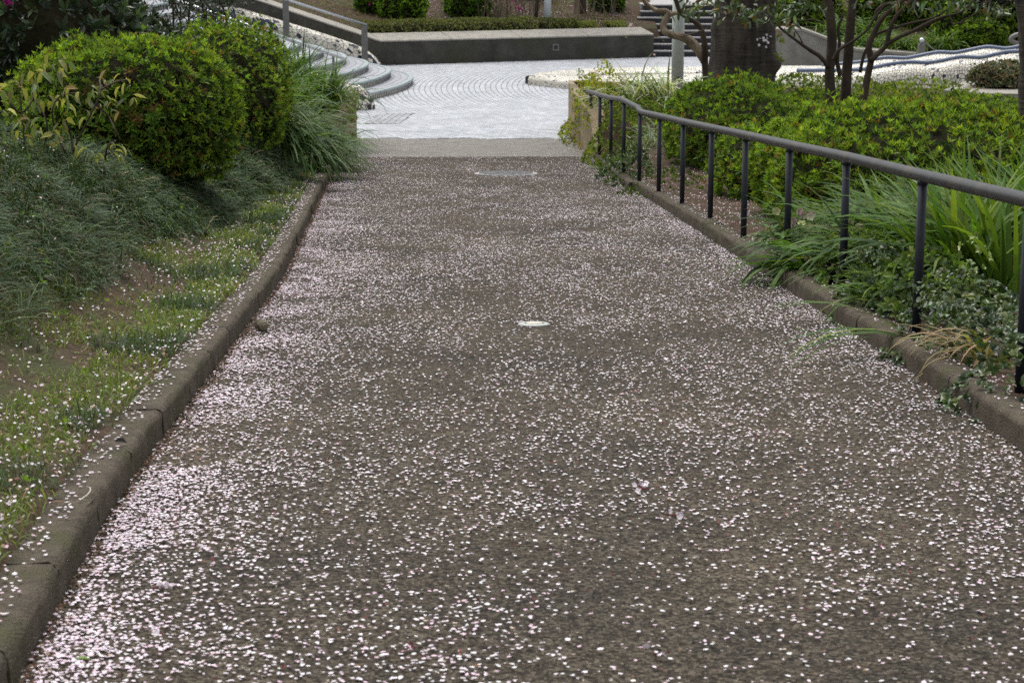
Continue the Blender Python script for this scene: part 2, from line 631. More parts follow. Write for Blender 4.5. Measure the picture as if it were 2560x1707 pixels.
M['navy'] = mat_plain("navy_tile", (.022, .030, .050), (.014, .019, .034), 12, .35)
M['riser_dark'] = mat_plain("dark_riser_tile", (.016, .018, .026), (.009, .010, .015), 8, .6)
M['stair_top'] = mat_plain("stair_tread_tile", (.36, .35, .34), (.26, .25, .245), 6, .7, .2, 80)
#@SETTING
# ================================================================== the setting
def grid(xs, ys, zf):
    X, Y = np.meshgrid(xs, ys)
    Z = zf(X, Y)
    V = np.stack([X, Y, Z], -1).reshape(-1, 3)
    nx, ny = len(xs), len(ys)
    i = (np.arange(ny - 1)[:, None] * nx + np.arange(nx - 1)[None, :]).ravel()
    F = np.stack([i, i + 1, i + nx + 1, i + nx], 1)
    return V, F


xs = np.concatenate([np.linspace(-220, -12, 14), np.arange(-11.5, 11.6, .2), np.linspace(12, 220, 14)])
ys = np.concatenate([np.linspace(-120, -2, 8), np.arange(-1, 56, .2), np.linspace(57, 320, 18)])
g = MB().add(*grid(xs, ys, gz)).build("ground", M['soil'], smooth=True)
tag(g, kind="structure")

# the asphalt path, a sheet that follows both kerbs
py_ = np.concatenate([np.arange(-8, 28.01, .35), [28.2]])
tt = np.linspace(0, 1, 15)
V = np.array([[xl(y) * (1 - t) + xr(y) * t, y, pz(y) + .004 * math.sin(y * 1.7 + t * 5) * (0 < t < 1)] for y in py_ for t in tt])
n_ = len(tt)
F = np.array([[j * n_ + i, j * n_ + i + 1, (j + 1) * n_ + i + 1, (j + 1) * n_ + i] for j in range(len(py_) - 1) for i in range(n_ - 1)])
path = MB().add(V, F).build("path", M['asphalt'], smooth=True)
tag(path, kind="structure")

py2 = np.linspace(28.204, 30.98, 8)
V = np.array([[xl(y) * (1 - t) + xr(y) * t, y, pz(y) - .002] for y in py2 for t in tt])
F = np.array([[j * n_ + i, j * n_ + i + 1, (j + 1) * n_ + i + 1, (j + 1) * n_ + i] for j in range(len(py2) - 1) for i in range(n_ - 1)])
apron = MB().add(V, F).build("path_apron", M['apron'], smooth=True)
tag(apron, kind="structure")

# ---- kerbs: every stone is a piece of its own
def kerb_stone(y0, y1, side, name, parent, jz=0.0, jx=0.0, wid=.15, hgt=.112):
    gap = .0025
    a, b = y0 + gap, y1 - gap
    prof = [(0, -.12), (0, .0), (.002, hgt - .062)] + [(.032 - .030 * math.cos(t), hgt - .032 + .032 * math.sin(t)) for t in np.linspace(.15, math.pi / 2, 5)] + [(wid * .6, hgt - .002), (wid, hgt - .005), (wid, -.12)]
    n = max(3, int((b - a) / .13) + 1)
    V = []
    for i, y in enumerate(np.linspace(a, b, n)):
        x0 = float(xl(y)) if side < 0 else float(xr(y))
        for j, (o, z) in enumerate(prof):
            w = .0022 if 1 < j < len(prof) - 1 else 0
            sh = .0025 if i in (0, n - 1) and 1 < j < len(prof) - 1 else 0     # worn ends
            V.append([x0 + side * (o + jx + rng.normal(0, w) + sh * (j < 6)), y, float(pz(y)) + z + jz + rng.normal(0, w * .7) - sh * .7])
    k = len(prof)
    F = [[j * k + i, j * k + i + 1, (j + 1) * k + i + 1, (j + 1) * k + i] for j in range(n - 1) for i in range(k - 1)]
    V = np.array(V)
    mb = MB().add(V, F)
    mb.add(V[:k], [list(range(k))]); mb.add(V[-k:], [list(range(k))[::-1]])
    return mb.build(name, M['kerb'], parent, smooth=True)


kl = empty("kerb_left"); tag(kl, kind="structure")
y = .4
while y < 28.2:
    kerb_stone(y, min(y + .8, 28.4), -1, "kerb_stone", kl, rng.normal(0, .0018), rng.normal(0, .002), KL)
    y += .8
kr = empty("kerb_right"); tag(kr, kind="structure")
y = .45
while y < 22.3:
    kerb_stone(y, min(y + 2.0, 22.42), 1, "kerb_stone", kr, rng.normal(0, .002), rng.normal(0, .003), KR)
    y += 2.0
for a, b in ((22.47, 24.2), (24.2, 26.0), (26.0, 27.55)):
    kerb_stone(a, b, 1, "kerb_stone", kr, -.03, -.05 + .02 * (a - 22.4) / 4, KR)

# ---- low beige retaining walls where the path meets the plaza
def wall_run(name, pts, thick, z0, ztop, mat, label, cat, side):
    """Wall along a polyline with a slightly rounded top edge; pts on the visible face."""
    P = np.array(pts, float)
    T = norm(np.gradient(P, axis=0))
    Nn = np.stack([-T[:, 1], T[:, 0]], 1) * side
    b = .012
    V = []
    zt = np.broadcast_to(np.asarray(ztop, float), (len(P),))
    for p, q, z in zip(P, Nn, zt):
        for o, h in ((0, z0), (0, z - b), (b, z), (thick - b, z), (thick, z - b), (thick, z0)):
            V.append([p[0] + q[0] * o, p[1] + q[1] * o, h])
    k = 6
    F = [[j * k + i, j * k + i + 1, (j + 1) * k + i + 1, (j + 1) * k + i] for j in range(len(P) - 1) for i in range(k - 1)]
    mb = MB().add(V, F)
    mb.F.append(np.array([list(range(k))])); mb.F.append(np.array([[(len(P) - 1) * k + i for i in range(k)][::-1]]))
    o = mb.build(name, mat)
    return tag(o, label, cat)


wall_run("retaining_wall", [(-9, 31.35), (-2.70, 31.35), (-2.43, 31.2), (-2.42, 30.8), (-2.44, 28.5)][::-1], .22, -.3, [.60, .60, .60, .62, .62], M['beige'],
         "low beige concrete wall end under the drooping plants left of the path", "wall", 1)
wall_run("retaining_wall", [(1.16, 27.5), (1.10, 28.6), (.93, 31.0), (.95, 33.7), (9.5, 33.7)], .22, -.3, [.20, .66, .70, .70, .46], M['beige'],
         "low beige concrete wall end under the shrubs right of the path", "wall", -1)

# ---- plaza: mortar bed with brick rows in wide arcs
plaza = MB().add(*grid(np.linspace(-12, 22, 35), np.linspace(30.985, 58, 28), lambda X, Y: np.full_like(X, -.012))).build(
    "plaza", mat_plain("mortar_bed", (.22, .212, .19), (.165, .16, .145), 6, .9, .2, 60))
tag(plaza, kind="structure")
ACC = np.array([(-2.28, 35.35), (-1.75, 35.3), (-1.88, 33.4), (-2.46, 33.4)])


def in_poly(x, y, P):
    c = np.zeros(np.shape(x), bool)
    for i in range(len(P)):
        x0, y0 = P[i]; x1, y1 = P[(i + 1) % len(P)]
        c ^= ((y0 > y) != (y1 > y)) & (x < (x1 - x0) * (y - y0) / (y1 - y0 + 1e-12) + x0)
    return c


BC = np.array([16.6, 41.3])
ROW, BL = .112, .212
Bx, By, Ba = [], [], []
for k, r in enumerate(np.arange(11.5, 23.0, ROW)):
    da = BL / r
    a = np.arange(math.pi - .80, math.pi + .62, da) + (k % 2) * da * .5
    Bx.append(BC[0] + r * np.cos(a)); By.append(BC[1] + r * np.sin(a)); Ba.append(a)
Bx, By, Ba = map(np.concatenate, (Bx, By, Ba))
wy = 47.4 + (Bx + 3.1) * .44
keep = (By > 31.12) & (By < wy - .02) & (Bx < 6.5) & ~in_poly(Bx, By, ACC) & ~((By < 33.75) & (Bx > .85)) & ~((By < 31.42) & (Bx < -2.40))
keep &= (Bx > -3.6)
Bx, By, Ba = Bx[keep], By[keep], Ba[keep]
order = np.argsort(By + .02 * rng.random(len(By)))
Bx, By, Ba = Bx[order], By[order], Ba[order]


def brick_col(n):
    return np.clip(np.array([.365, .38, .405]) * (1 + rng.normal(0, .075, (n, 1))) * (1 + rng.normal(0, .012, (n, 3))), 0, .9)


def brick_arr(x, y, a, col, lx=.1965, ly=.1005, top=.0, c=.006):
    n = len(x)
    u = np.array([-1, 1, 1, -1]); w = np.array([-1, -1, 1, 1])
    ca, sa = np.cos(a), np.sin(a)
    R = np.stack([ca, sa], 1); T = np.stack([-sa, ca], 1)
    rings = []
    for (sx_, z) in ((1.0, -.03), (1.0, top - .004), (None, top)):
        hx, hy = (lx / 2, ly / 2) if sx_ else (lx / 2 - c, ly / 2 - c)
        xy = np.stack([x, y], 1)[:, None, :] + R[:, None, :] * (w * hy)[None, :, None] + T[:, None, :] * (u * hx)[None, :, None]
        rings.append(np.concatenate([xy, np.full((n, 4, 1), z)], 2))
    V = np.concatenate(rings, 1).reshape(-1, 3)
    f = []
    for rgi in (0, 1):
        for k in range(4):
            f.append([rgi * 4 + k, rgi * 4 + (k + 1) % 4, rgi * 4 + 4 + (k + 1) % 4, rgi * 4 + 4 + k])
    f.append([8, 9, 10, 11])
    F = (np.arange(n)[:, None, None] * 12 + np.array(f)[None]).reshape(-1, 4)
    return V, F, np.repeat(col, 12, 0)


NB = 300
rest = slice(NB, None)
MB().add(*brick_arr(Bx[rest], By[rest], Ba[rest], brick_col(len(Bx) - NB))).build("brick_rows", M['brick'], plaza, kind="stuff")
proto = []
for c in brick_col(10):
    me = MB().add(*brick_arr(np.array([0.]), np.array([0.]), np.array([0.]), c[None])).data("brick")
    me.materials.append(M['brick']); proto.append(me)
for i in range(NB):
    inst("brick", proto[rng.integers(10)], (Bx[i], By[i], rng.normal(0, .0012)), (0, 0, Ba[i]), 1, plaza)
# the darker brick-filled access cover
ac = empty("access_cover", (-2.1, 34.4, 0), "parallelogram access cover of greyer bricks set in the plaza paving", "cover")
mb = MB()
P4 = np.concatenate([ACC, np.full((4, 1), .002)], 1)
P4b = P4.copy(); P4b[:, 2] = -.03
mb.add(rel(np.concatenate([P4b, P4]), ac), [[0, 1, 5, 4], [1, 2, 6, 5], [2, 3, 7, 6], [3, 0, 4, 7], [7, 6, 5, 4]])
mb.build("frame", M['apron'], ac)
cb = []
for i in range(5):
    for j in range(9):
        u0, u1, v0, v1 = i / 5 + .012, (i + 1) / 5 - .012, j / 9 + .008, (j + 1) / 9 - .008
        bl = lambda u, v: (ACC[0] * (1 - u) + ACC[1] * u) * v + (ACC[3] * (1 - u) + ACC[2] * u) * (1 - v)
        q = np.array([[*bl(u, v), .007] for u, v in ((u0, v0), (u1, v0), (u1, v1), (u0, v1))])
        q2 = q.copy(); q2[:, 2] = -.01
        c = np.array([.31, .32, .34]) * (1 + rng.normal(0, .10))
        MB().add(rel(np.concatenate([q2, q]), ac), [[0, 1, 5, 4], [1, 2, 6, 5], [2, 3, 7, 6], [3, 0, 4, 7], [4, 5, 6, 7]], c).build("brick", M['brick'], ac)

# ---- back wall with sloping cap, dropping along the left stairs
WL = np.array([(-9.0, 44.8), (-3.1, 47.4), (3.55, 50.33)])
bw = empty("boundary_wall", (0, 48, 0), "long dark stained concrete wall with pale sloping cap behind the plaza", "wall")
# level part
T2 = norm(WL[2] - WL[1]); N2 = np.array([-T2[1], T2[0]])
nseg = 12
mbw, mbc = MB(), MB()
V, C = [], []
for i in range(nseg + 1):
    p = WL[1] * (1 - i / nseg) + WL[2] * (i / nseg)
    V += [[*p, -.05], [*p, .555], [*(p + N2 * .7), .69], [*(p + N2 * .7), -.05]]
F = [[j * 4 + i, j * 4 + i + 1, j * 4 + 5 + i, j * 4 + 4 + i] for j in range(nseg) for i in (0, 1, 2)]
mbw.add(rel(V, bw), F); mbw.F.append(np.array([[3, 2, 1, 0]])); mbw.F.append(np.array([[nseg * 4 + i for i in range(4)]]))
mbw.build("wall_face", M['grey_wall'], bw)


def cap_strip(A, B, za, zb, rise, wid, name):
    A, B = np.array(A, float), np.array(B, float)
    T = norm(B - A); Nn = np.array([-T[1], T[0]])
    V = []
    for p, z in ((A, za), (B, zb)):
        for o, h in ((-.012, z - .015), (-.012, z + .012), (.0, z + .022), (wid + .012, z + rise + .022), (wid + .012, z + rise - .03)):
            V.append([*(p + Nn * o), h])
    F = [[i, i + 1, 6 + i, 5 + i] for i in range(4)]
    mb = MB().add(rel(V, bw), F)
    mb.F.append(np.array([[4, 3, 2, 1, 0]])); mb.F.append(np.array([[5, 6, 7, 8, 9]]))
    return mb.build(name, M['cap'], bw)


for i in range(4):
    cap_strip(WL[1] + (WL[2] - WL[1]) * (i / 4 + .001), WL[1] + (WL[2] - WL[1]) * ((i + 1) / 4 - .001), .555, .555, .135, .7, "cap_stone")
# sloping part along the stairs
T1 = norm(WL[0] - WL[1]); N1 = np.array([T1[1], -T1[0]])
A, B = WL[1], WL[1] + T1 * 6.4
V = []
for p, z in ((A, .555), (B, 2.70)):
    V += [[*p, -.05], [*p, z], [*(p + N1 * .7), z + .135], [*(p + N1 * .7), -.05]]
MB().add(rel(V, bw), [[0, 1, 5, 4], [1, 2, 6, 5], [2, 3, 7, 6], [0, 3, 2, 1], [4, 5, 6, 7]]).build("sloping_wall_face", M['grey_wall'], bw)
cap_strip(B, A, 2.70, .555, .135, .7, "cap_stone")
# square niche light in the wall
nl = empty("wall_light", (1.05, 49.18, .33), "small square metal wall light set in the dark plaza wall", "light")
c0 = WL[1] + T2 * 4.55
for nm, s0, o0, o1, mt in (("frame", .082, -.03, .01, 'steel_post'), ("lens", .050, -.036, -.028, 'dark')):
    V = []
    for o in (o0, o1):
        for u_, w_ in ((-1, -1), (1, -1), (1, 1), (-1, 1)):
            q = c0 + T2 * u_ * s0 + N2 * o
            V.append([q[0], q[1], .31 + w_ * s0])
    MB().add(rel(V, nl), [[0, 1, 2, 3], [0, 4, 5, 1], [1, 5, 6, 2], [2, 6, 7, 3], [3, 7, 4, 0]]).build(nm, M[mt], nl)

# ---- left fan staircase
PROF = smooth_line(np.array([(-6.2, -1.95), (-5.2, -1.30), (-4.0, -.74), (-3, -.43), (-2, -.20), (-1, -.06), (0, 0), (.9, -.07), (1.7, -.27), (2.6, -.68), (3.6, -1.35), (4.6, -2.25), (5.6, -3.3)]), 72)
RISE, GO = .14, .465
st = empty("fan_staircase", (-4, 42, 0), "curved grey tiled steps with striped navy and cream risers left of the plaza", "stairs")
for k in range(12):
    z0, z1 = k * RISE, (k + 1) * RISE
    tip = np.array([-2.07 - GO * k, 41.6])
    E = np.stack([tip[0] + PROF[:, 1], tip[1] + PROF[:, 0]], 1)
    E = E[(E[:, 1] > 36.4) & (E[:, 1] < 46.6)]
    n = len(E)
    Tn = norm(np.gradient(E, axis=0)); No = np.stack([Tn[:, 1], -Tn[:, 0]], 1)
    No = No * np.sign(No[:, :1] + 1e-9)
    w = 1.6
    V = np.concatenate([np.c_[E, np.full(n, z0 - .03)], np.c_[E, np.full(n, z1 - .03)]])
    mb = MB().add(rel(V, st), [[i, i + 1, n + i + 1, n + i] for i in range(n - 1)], (.62, .58, .48))
    # tread built of curved tile bands
    widths = [.10, .24, .38, .52, .70, 1.1, w]
    b0 = .075
    for wi in widths:
        a0 = E - No * b0 * np.array([1, 1]); a1 = E - No * (wi - .006)
        V = np.concatenate([np.c_[a0, np.full(n, z1)], np.c_[a1, np.full(n, z1)]])
        cc = np.array([.29, .30, .33]) * (1 + rng.normal(0, .05))
        mb.add(rel(V, st), [[i, i + 1, n + i + 1, n + i] for i in range(n - 1)], cc)
        b0 = wi + .006
    V = np.concatenate([np.c_[E - No * .05, np.full(n, z1 - .006)], np.c_[E - No * w, np.full(n, z1 - .006)]])
    mb.add(rel(V, st), [[i, i + 1, n + i + 1, n + i] for i in range(n - 1)], (.18, .18, .18))
    step = mb.build("step", M['tread'], st)
    V = []
    for o, z in ((.0, z1 - .045), (.018, z1 - .04), (.022, z1 - .015), (.014, z1 + .003), (-.075, z1 + .003)):
        V.append(np.c_[E + No * o, np.full(n, z)])
    V = np.concatenate(V)
    nm = MB().add(rel(V, st), [[r * n + i, r * n + i + 1, (r + 1) * n + i + 1, (r + 1) * n + i] for r in range(4) for i in range(n - 1)])
    nm.build("nosing", M['nosing'], step)
    # striped riser tiles
    L_ = np.concatenate([[0], np.cumsum(np.linalg.norm(np.diff(E, axis=0), axis=1))])
    s_ = np.arange(.03, L_[-1] - .06, .112)
    mb = MB()
    for s0 in s_:
        pa = np.array([np.interp(s0, L_, E[:, 0]), np.interp(s0, L_, E[:, 1])]); pb = np.array([np.interp(s0 + .05, L_, E[:, 0]), np.interp(s0 + .05, L_, E[:, 1])])
        t_ = norm(pb - pa); q = np.array([t_[1], -t_[0]]); q = q * np.sign(q[0] + 1e-9) * .007
        V = [[*(pa), z0], [*(pb), z0], [*(pb), z1 - .04], [*(pa), z1 - .04], [*(pa + q), z0], [*(pb + q), z0], [*(pb + q), z1 - .04], [*(pa + q), z1 - .04]]
        mb.add(rel(V, st), [[4, 5, 6, 7], [0, 4, 7, 3], [1, 2, 6, 5], [3, 7, 6, 2]], np.array([.020, .027, .042]) * (1 + rng.normal(0, .15)))
    mb.build("riser_tiles", M['shard'], step, kind="stuff")

# ---- back stairs on the right
bs = empty("back_staircase", (6, 51, 0), "straight grey stairs with black risers behind the white lamp post", "stairs")
for k in range(8):
    z0, z1 = k * .15, (k + 1) * .15
    ya = 50.45 + .33 * k
    x0, x1 = 2.75 + .10 * k, 6.05
    s_ = MB().add(rel(box_v(x0, x1, ya, ya + .9, z0 - .1, z1 - .03), bs), BOXF).build("step", M['riser_dark'], bs)
    MB().add(rel(box_v(x0 - .005, x1 + .005, ya - .022, ya + .36, z1 - .032, z1), bs), BOXF).build("tread", M['stair_top'], s_)
MB().add(rel(box_v(3.4, 6.05, 53.05, 60, .9, 1.199), bs), BOXF).build("landing", M['stair_top'], bs)

# ---- stair side wall, right
sw = empty("stair_side_wall", (8, 48, 0), "pale grey concrete wall sloping down beside the back stairs, behind the slender trees", "wall")
top = [(5.95, .86), (6.75, .86), (8.0, .40), (10.5, .22)]
V = []
for x, z in top:
    V += [[x, 46.6, -.05], [x, 46.6, z], [x, 47.0, z + .03], [x, 47.0, -.05]]
mb = MB().add(rel(V, sw), [[j * 4 + i, j * 4 + i + 1, j * 4 + 5 + i, j * 4 + 4 + i] for j in range(3) for i in (0, 1, 2)])
mb.F.append(np.array([[3, 2, 1, 0]]))
mb.build("wall_face", M['wall_r'], sw)
V = []
for x, z in top:
    V += [[x - .01, 46.57, z - .02], [x - .01, 46.57, z + .035], [x - .01, 47.05, z + .065], [x - .01, 47.05, z + .0]]
mb = MB().add(rel(V, sw), [[j * 4 + i, j * 4 + i + 1, j * 4 + 5 + i, j * 4 + 4 + i] for j in range(3) for i in (0, 1, 2)])
mb.F.append(np.array([[3, 2, 1, 0]]))
mb.build("coping", M['cap'], sw)
# curved low step at the foot of it
cs = empty("curved_step", (5.6, 45, 0), "low curved grey step edge beside the pale stair wall", "step")
a_ = np.linspace(-.5 * math.pi, .35 * math.pi, 24)
E = np.stack([5.0 + 1.15 * np.cos(a_), 45.2 + .9 * np.sin(a_)], 1); n = len(E)
V = np.concatenate([np.c_[E, np.full(n, -.02)], np.c_[E, np.full(n, .13)], [[4.6, 45.2, .13]]])
mb = MB().add(rel(V, cs), [[i, i + 1, n + i + 1, n + i] for i in range(n - 1)], (.2, .2, .21)); b_ = 0
mb.F.append(np.array([[n + i, n + i + 1, 2 * n] for i in range(n - 1)]))
mb.C[0][n:] = (.5, .52, .55)
mb.build("tread", M['tread'], cs)
#@MOSAIC
# ================================================================== broken-tile mosaic
def clip_poly(poly, nx, ny, d):
    out = []
    k = len(poly)
    for i in range(k):
        a, b = poly[i], poly[(i + 1) % k]
        da, db = a[0] * nx + a[1] * ny - d, b[0] * nx + b[1] * ny - d
        if da <= 0: out.append(a)
        if (da < 0 < db) or (db < 0 < da):
            t = da / (da - db)
            out.append((a[0] + (b[0] - a[0]) * t, a[1] + (b[1] - a[1]) * t))
    return out


def shards_uv(U, Vv, cell, gap, seed):
    """Irregular shards tiling a U x V strip (metres): list of polygons."""
    r = np.random.default_rng(seed)
    nu, nv = max(2, int(U / cell)), max(2, int(round(Vv / cell)))
    cu, cv = U / nu, Vv / nv
    pts = {}
    for i in range(nu):
        for j in range(nv):
            pts[i, j] = ((i + .5 + r.uniform(-.48, .48)) * cu, (j + .5 + r.uniform(-.48, .48)) * cv)
    out = []
    for (i, j), p in pts.items():
        poly = [(max(0, p[0] - 2 * cu), max(0, p[1] - 2 * cv)), (min(U, p[0] + 2 * cu), max(0, p[1] - 2 * cv)),
                (min(U, p[0] + 2 * cu), min(Vv, p[1] + 2 * cv)), (max(0, p[0] - 2 * cu), min(Vv, p[1] + 2 * cv))]
        for a in range(-2, 3):
            for b in range(-2, 3):
                q = pts.get((i + a, j + b))
                if q is None or (a == 0 and b == 0): continue
                dx, dy = q[0] - p[0], q[1] - p[1]
                L = math.hypot(dx, dy)
                nx, ny = dx / L, dy / L
                poly = clip_poly(poly, nx, ny, nx * (p[0] + q[0]) / 2 + ny * (p[1] + q[1]) / 2 - gap / 2)
                if len(poly) < 3: break
            if len(poly) < 3: break
        if len(poly) >= 3:
            out.append((poly, p))
    return out


CREAM = np.array([.72, .68, .58])
NAVY = np.array([.020, .032, .065])


def mosaic(owner, surf, U, Vv, cell, blue, seed, big=0, gap=None, raise_=.006, extra=None, vis=None):
    """Cover surf(u, v) -> (point, normal) with shards. The biggest ones in view are parts, the rest one part."""
    gap = gap or cell * .16
    r = np.random.default_rng(seed + 5)
    polys = shards_uv(U, Vv, cell, gap, seed)
    rest_mb = MB()
    items = []
    for poly, p in polys:
        isb = blue(p[0], p[1], r)
        c = (NAVY * (1 + r.normal(0, .25)) if isb else CREAM * (1 + r.normal(0, .09)) * (1 + r.normal(0, .015, 3)))
        uv = np.array(poly)
        ar = .5 * abs(np.dot(uv[:, 0], np.roll(uv[:, 1], 1)) - np.dot(uv[:, 1], np.roll(uv[:, 0], 1)))
        items.append((ar * (3 if isb else 1), uv, np.clip(c, .004, .9), isb))
    for uv in (extra or []):
        items.append((9, np.array(uv), NAVY, True))
    items.sort(key=lambda t: -t[0])
    cnt = 0
    for ar, uv, c, isb in items:
        ext = 2.2 if ar == 9 else 1
        PN = [surf(u, v) for u, v in uv]
        P = np.array([a for a, b in PN]); Nn = np.array([b for a, b in PN])
        k = len(P)
        V = rel(np.concatenate([P + Nn * .0005, P + Nn * raise_ * ext]), owner)
        F = [[i, (i + 1) % k, k + (i + 1) % k, k + i] for i in range(k)]
        if cnt < big and (vis is None or vis(uv[:, 0].mean(), uv[:, 1].mean())):
            mb = MB().add(V, F, c); mb.F.append(np.array([[k + i for i in range(k)]]))
            mb.build("mosaic_shard", M['shard'], owner)
            cnt += 1
        else:
            b = rest_mb.n
            rest_mb.add(V, F, c); rest_mb.F.append(np.array([[b + k + i for i in range(k)]]))
    rest_mb.build("mosaic_shards", M['shard'], owner, kind="stuff")


def sweep_surf(P, prof_fn, closed_name, owner, nv=14):
    """Body swept along P; prof_fn(t) -> list of (outward, up) pairs. Returns surf(u, v) and lengths."""
    P = np.array(P, float)
    Ls = np.concatenate([[0], np.cumsum(np.linalg.norm(np.diff(P[:, :2], axis=0), axis=1))])
    T = norm(np.gradient(P[:, :2], axis=0)); Nn = np.stack([T[:, 1], -T[:, 0]], 1)
    rings = []
    for i, p in enumerate(P):
        pr = np.array(prof_fn(Ls[i] / Ls[-1]))
        rings.append(np.c_[p[0] + Nn[i, 0] * pr[:, 0], p[1] + Nn[i, 1] * pr[:, 0], p[2] + pr[:, 1]])
    R = np.array(rings)
    k = R.shape[1]
    V = R.reshape(-1, 3)
    F = [[j * k + i, (j + 1) * k + i, (j + 1) * k + i + 1, j * k + i + 1] for j in range(len(P) - 1) for i in range(k - 1)]
    mb = MB().add(rel(V, owner), F)
    mb.F.append(np.array([list(range(k))])); mb.F.append(np.array([[(len(P) - 1) * k + i for i in range(k)][::-1]]))
    mid = R[len(P) // 2]
    gl = np.concatenate([[0], np.cumsum(np.linalg.norm(np.diff(mid, axis=0), axis=1))])
    gl_n = gl / gl[-1]
    body = mb.build(closed_name, M['grout'], owner, smooth=False)

    def pt(u, v):
        fu = np.interp(u, Ls, np.arange(len(P))); i = min(int(fu), len(P) - 2); a = fu - i
        fv = np.interp(v / gl[-1], gl_n, np.arange(k)); j = min(int(fv), k - 2); b = fv - j
        return (R[i, j] * (1 - a) + R[i + 1, j] * a) * (1 - b) + (R[i, j + 1] * (1 - a) + R[i + 1, j + 1] * a) * b

    def surf(u, v):
        u = min(max(u, 0), Ls[-1]); v = min(max(v, 0), gl[-1])
        e = .004
        p = pt(u, v)
        du = pt(min(u + e, Ls[-1]), v) - pt(max(u - e, 0), v)
        dv = pt(u, min(v + e, gl[-1])) - pt(u, max(v - e, 0))
        nn = np.cross(du, dv)
        return p, nn / max(np.linalg.norm(nn), 1e-9)
    # make normals point out of the wall
    q, nn = surf(Ls[-1] * .5, gl[-1] * .5)
    c_ = R[len(P) // 2].mean(0)
    sgn = 1.0 if np.dot(nn, q - c_) > 0 else -1.0
    return (lambda u, v: (lambda a: (a[0], a[1] * sgn))(surf(u, v))), Ls[-1], gl[-1]


# rear parapet of the fan stairs: a fat rounded ridge
rp = empty("stair_parapet", (-5, 46.8, 0), "rounded white and navy mosaic ridge climbing along the far side of the curved steps", "parapet")
line = np.array([(-3.08, 46.7, -.05), (-3.25, 46.7, .0), (-3.78, 46.55, .24), (-4.95, 46.3, .64), (-6.4, 46.0, 1.10), (-7.1, 45.9, 1.30), (-7.35, 45.85, 1.26)])[::-1]
line = smooth_line(line, 40)


def ridge(t):
    e = min(1, math.sqrt(max(0, 1 - max(0, (t - .90) / .10) ** 2)) + .02) * min(1, math.sqrt(max(0, 1 - max(0, (.05 - t) / .05) ** 2)) + .02)
    r = .19
    pr = [(r * math.cos(a) * (.35 + .65 * e), .10 + r * e * math.sin(a) if a > 0 else -.35) for a in np.linspace(-.001, math.pi, 15)]
    pr[0] = (pr[1][0] * 1.0 + .002, -.7); pr.append((-r, -.7))
    return pr


def ridge_s(t):
    e = math.sqrt(max(.02, 1 - max(0, (t - .90) / .10) ** 2))
    r = .23
    pr = [(r, -.55), (r, -.1)] + [(r * math.cos(a), .10 + (r + .02) * e * math.sin(a)) for a in np.linspace(0, math.pi, 13)] + [(-r, -.1), (-r, -.55)]
    return pr


sf, UU, VV = sweep_surf(line, ridge_s, "parapet_core", rp)
mosaic(rp, sf, UU, VV, .105, lambda u, v, r: (r.random() < (.50 if (vnoise(u, v, .26, 2) > .60) else .03)), 11, big=110, gap=.010, vis=lambda u, v: True)

# front parapet end (most of it sits behind the plants)
fp = empty("stair_parapet", (-3.2, 36, 0), "rounded white and navy mosaic bollard-like parapet end at the near foot of the curved steps", "parapet")
line = smooth_line(np.array([(-2.50, 36.05, .0), (-2.75, 36.1, .03), (-3.2, 36.2, .10), (-4.2, 36.3, .42), (-5.4, 36.3, .84)])[::-1], 40)


def front_s(t):
    q = max(0, (t - .84) / .16)
    e = math.sqrt(max(.0, 1 - q ** 2.2)) * .94 + .06
    r = .24
    return [(r * (.35 + .65 * e), -.5), (r * (.35 + .65 * e), -.02)] + [(r * (.35 + .65 * e) * math.cos(a), .06 + .36 * e * math.sin(a)) for a in np.linspace(0, math.pi, 13)] + [(-r * (.35 + .65 * e), -.02), (-r * (.35 + .65 * e), -.5)]


sf, UU, VV = sweep_surf(line, front_s, "parapet_core", fp)
mosaic(fp, sf, UU, VV, .095, lambda u, v, r: (r.random() < (.6 if (vnoise(u, v, .24, 3) > .56) else .05)), 12, big=100, vis=lambda u, v: u > UU - 1.1)

# wavy mosaic bench wall around the sunken planter, front and rear arms
FD = ([1322, 1423, 1600, 1800, 2000, 2300, 2600], [41.6, 40.9, 39.4, 38.4, 37.8, 37.2, 36.8])
FT = ([1322, 1345, 1423, 1600, 1800, 1960, 2060, 2135, 2160, 2235, 2279, 2322, 2356, 2401, 2452, 2485, 2517, 2549, 2600],
      [192, 189, 191, 189, 184, 180, 179, 178, 177, 161.5, 158, 160.7, 154.8, 144.6, 148, 140, 132.6, 132, 128])
RD = ([1322, 1345, 1480, 1930, 2160, 2600], [41.8, 42.2, 43.4, 43.0, 42.0, 41.0])
RT = ([1322, 1345, 1400, 1480, 1700, 1900, 2053, 2100, 2160, 2214, 2265, 2347, 2386, 2469, 2517, 2546, 2600],
      [190, 184, 178, 172, 168, 166, 166, 163, 157, 146, 149, 132.6, 136, 119, 126, 119, 112])
mbn = empty("mosaic_bench", (4.5, 40, 0), "long wavy white mosaic bench wall with two blue rims, right of plaza", "bench")


def arm(DD, TT, px0, px1, n):
    pts = []
    for px in np.linspace(px0, px1, n):
        pts.append(at(px, np.interp(px, *TT), np.interp(px, *DD)))
    P = np.array(pts)
    ker = np.array([.3, 1, 1.6, 1, .3]) / 4.2
    Q = np.pad(P, ((2, 2), (0, 0)), mode='edge')
    P[2:-2] = sum(Q[i:i + n] * ker[i] for i in range(5))[2:-2]
    return P


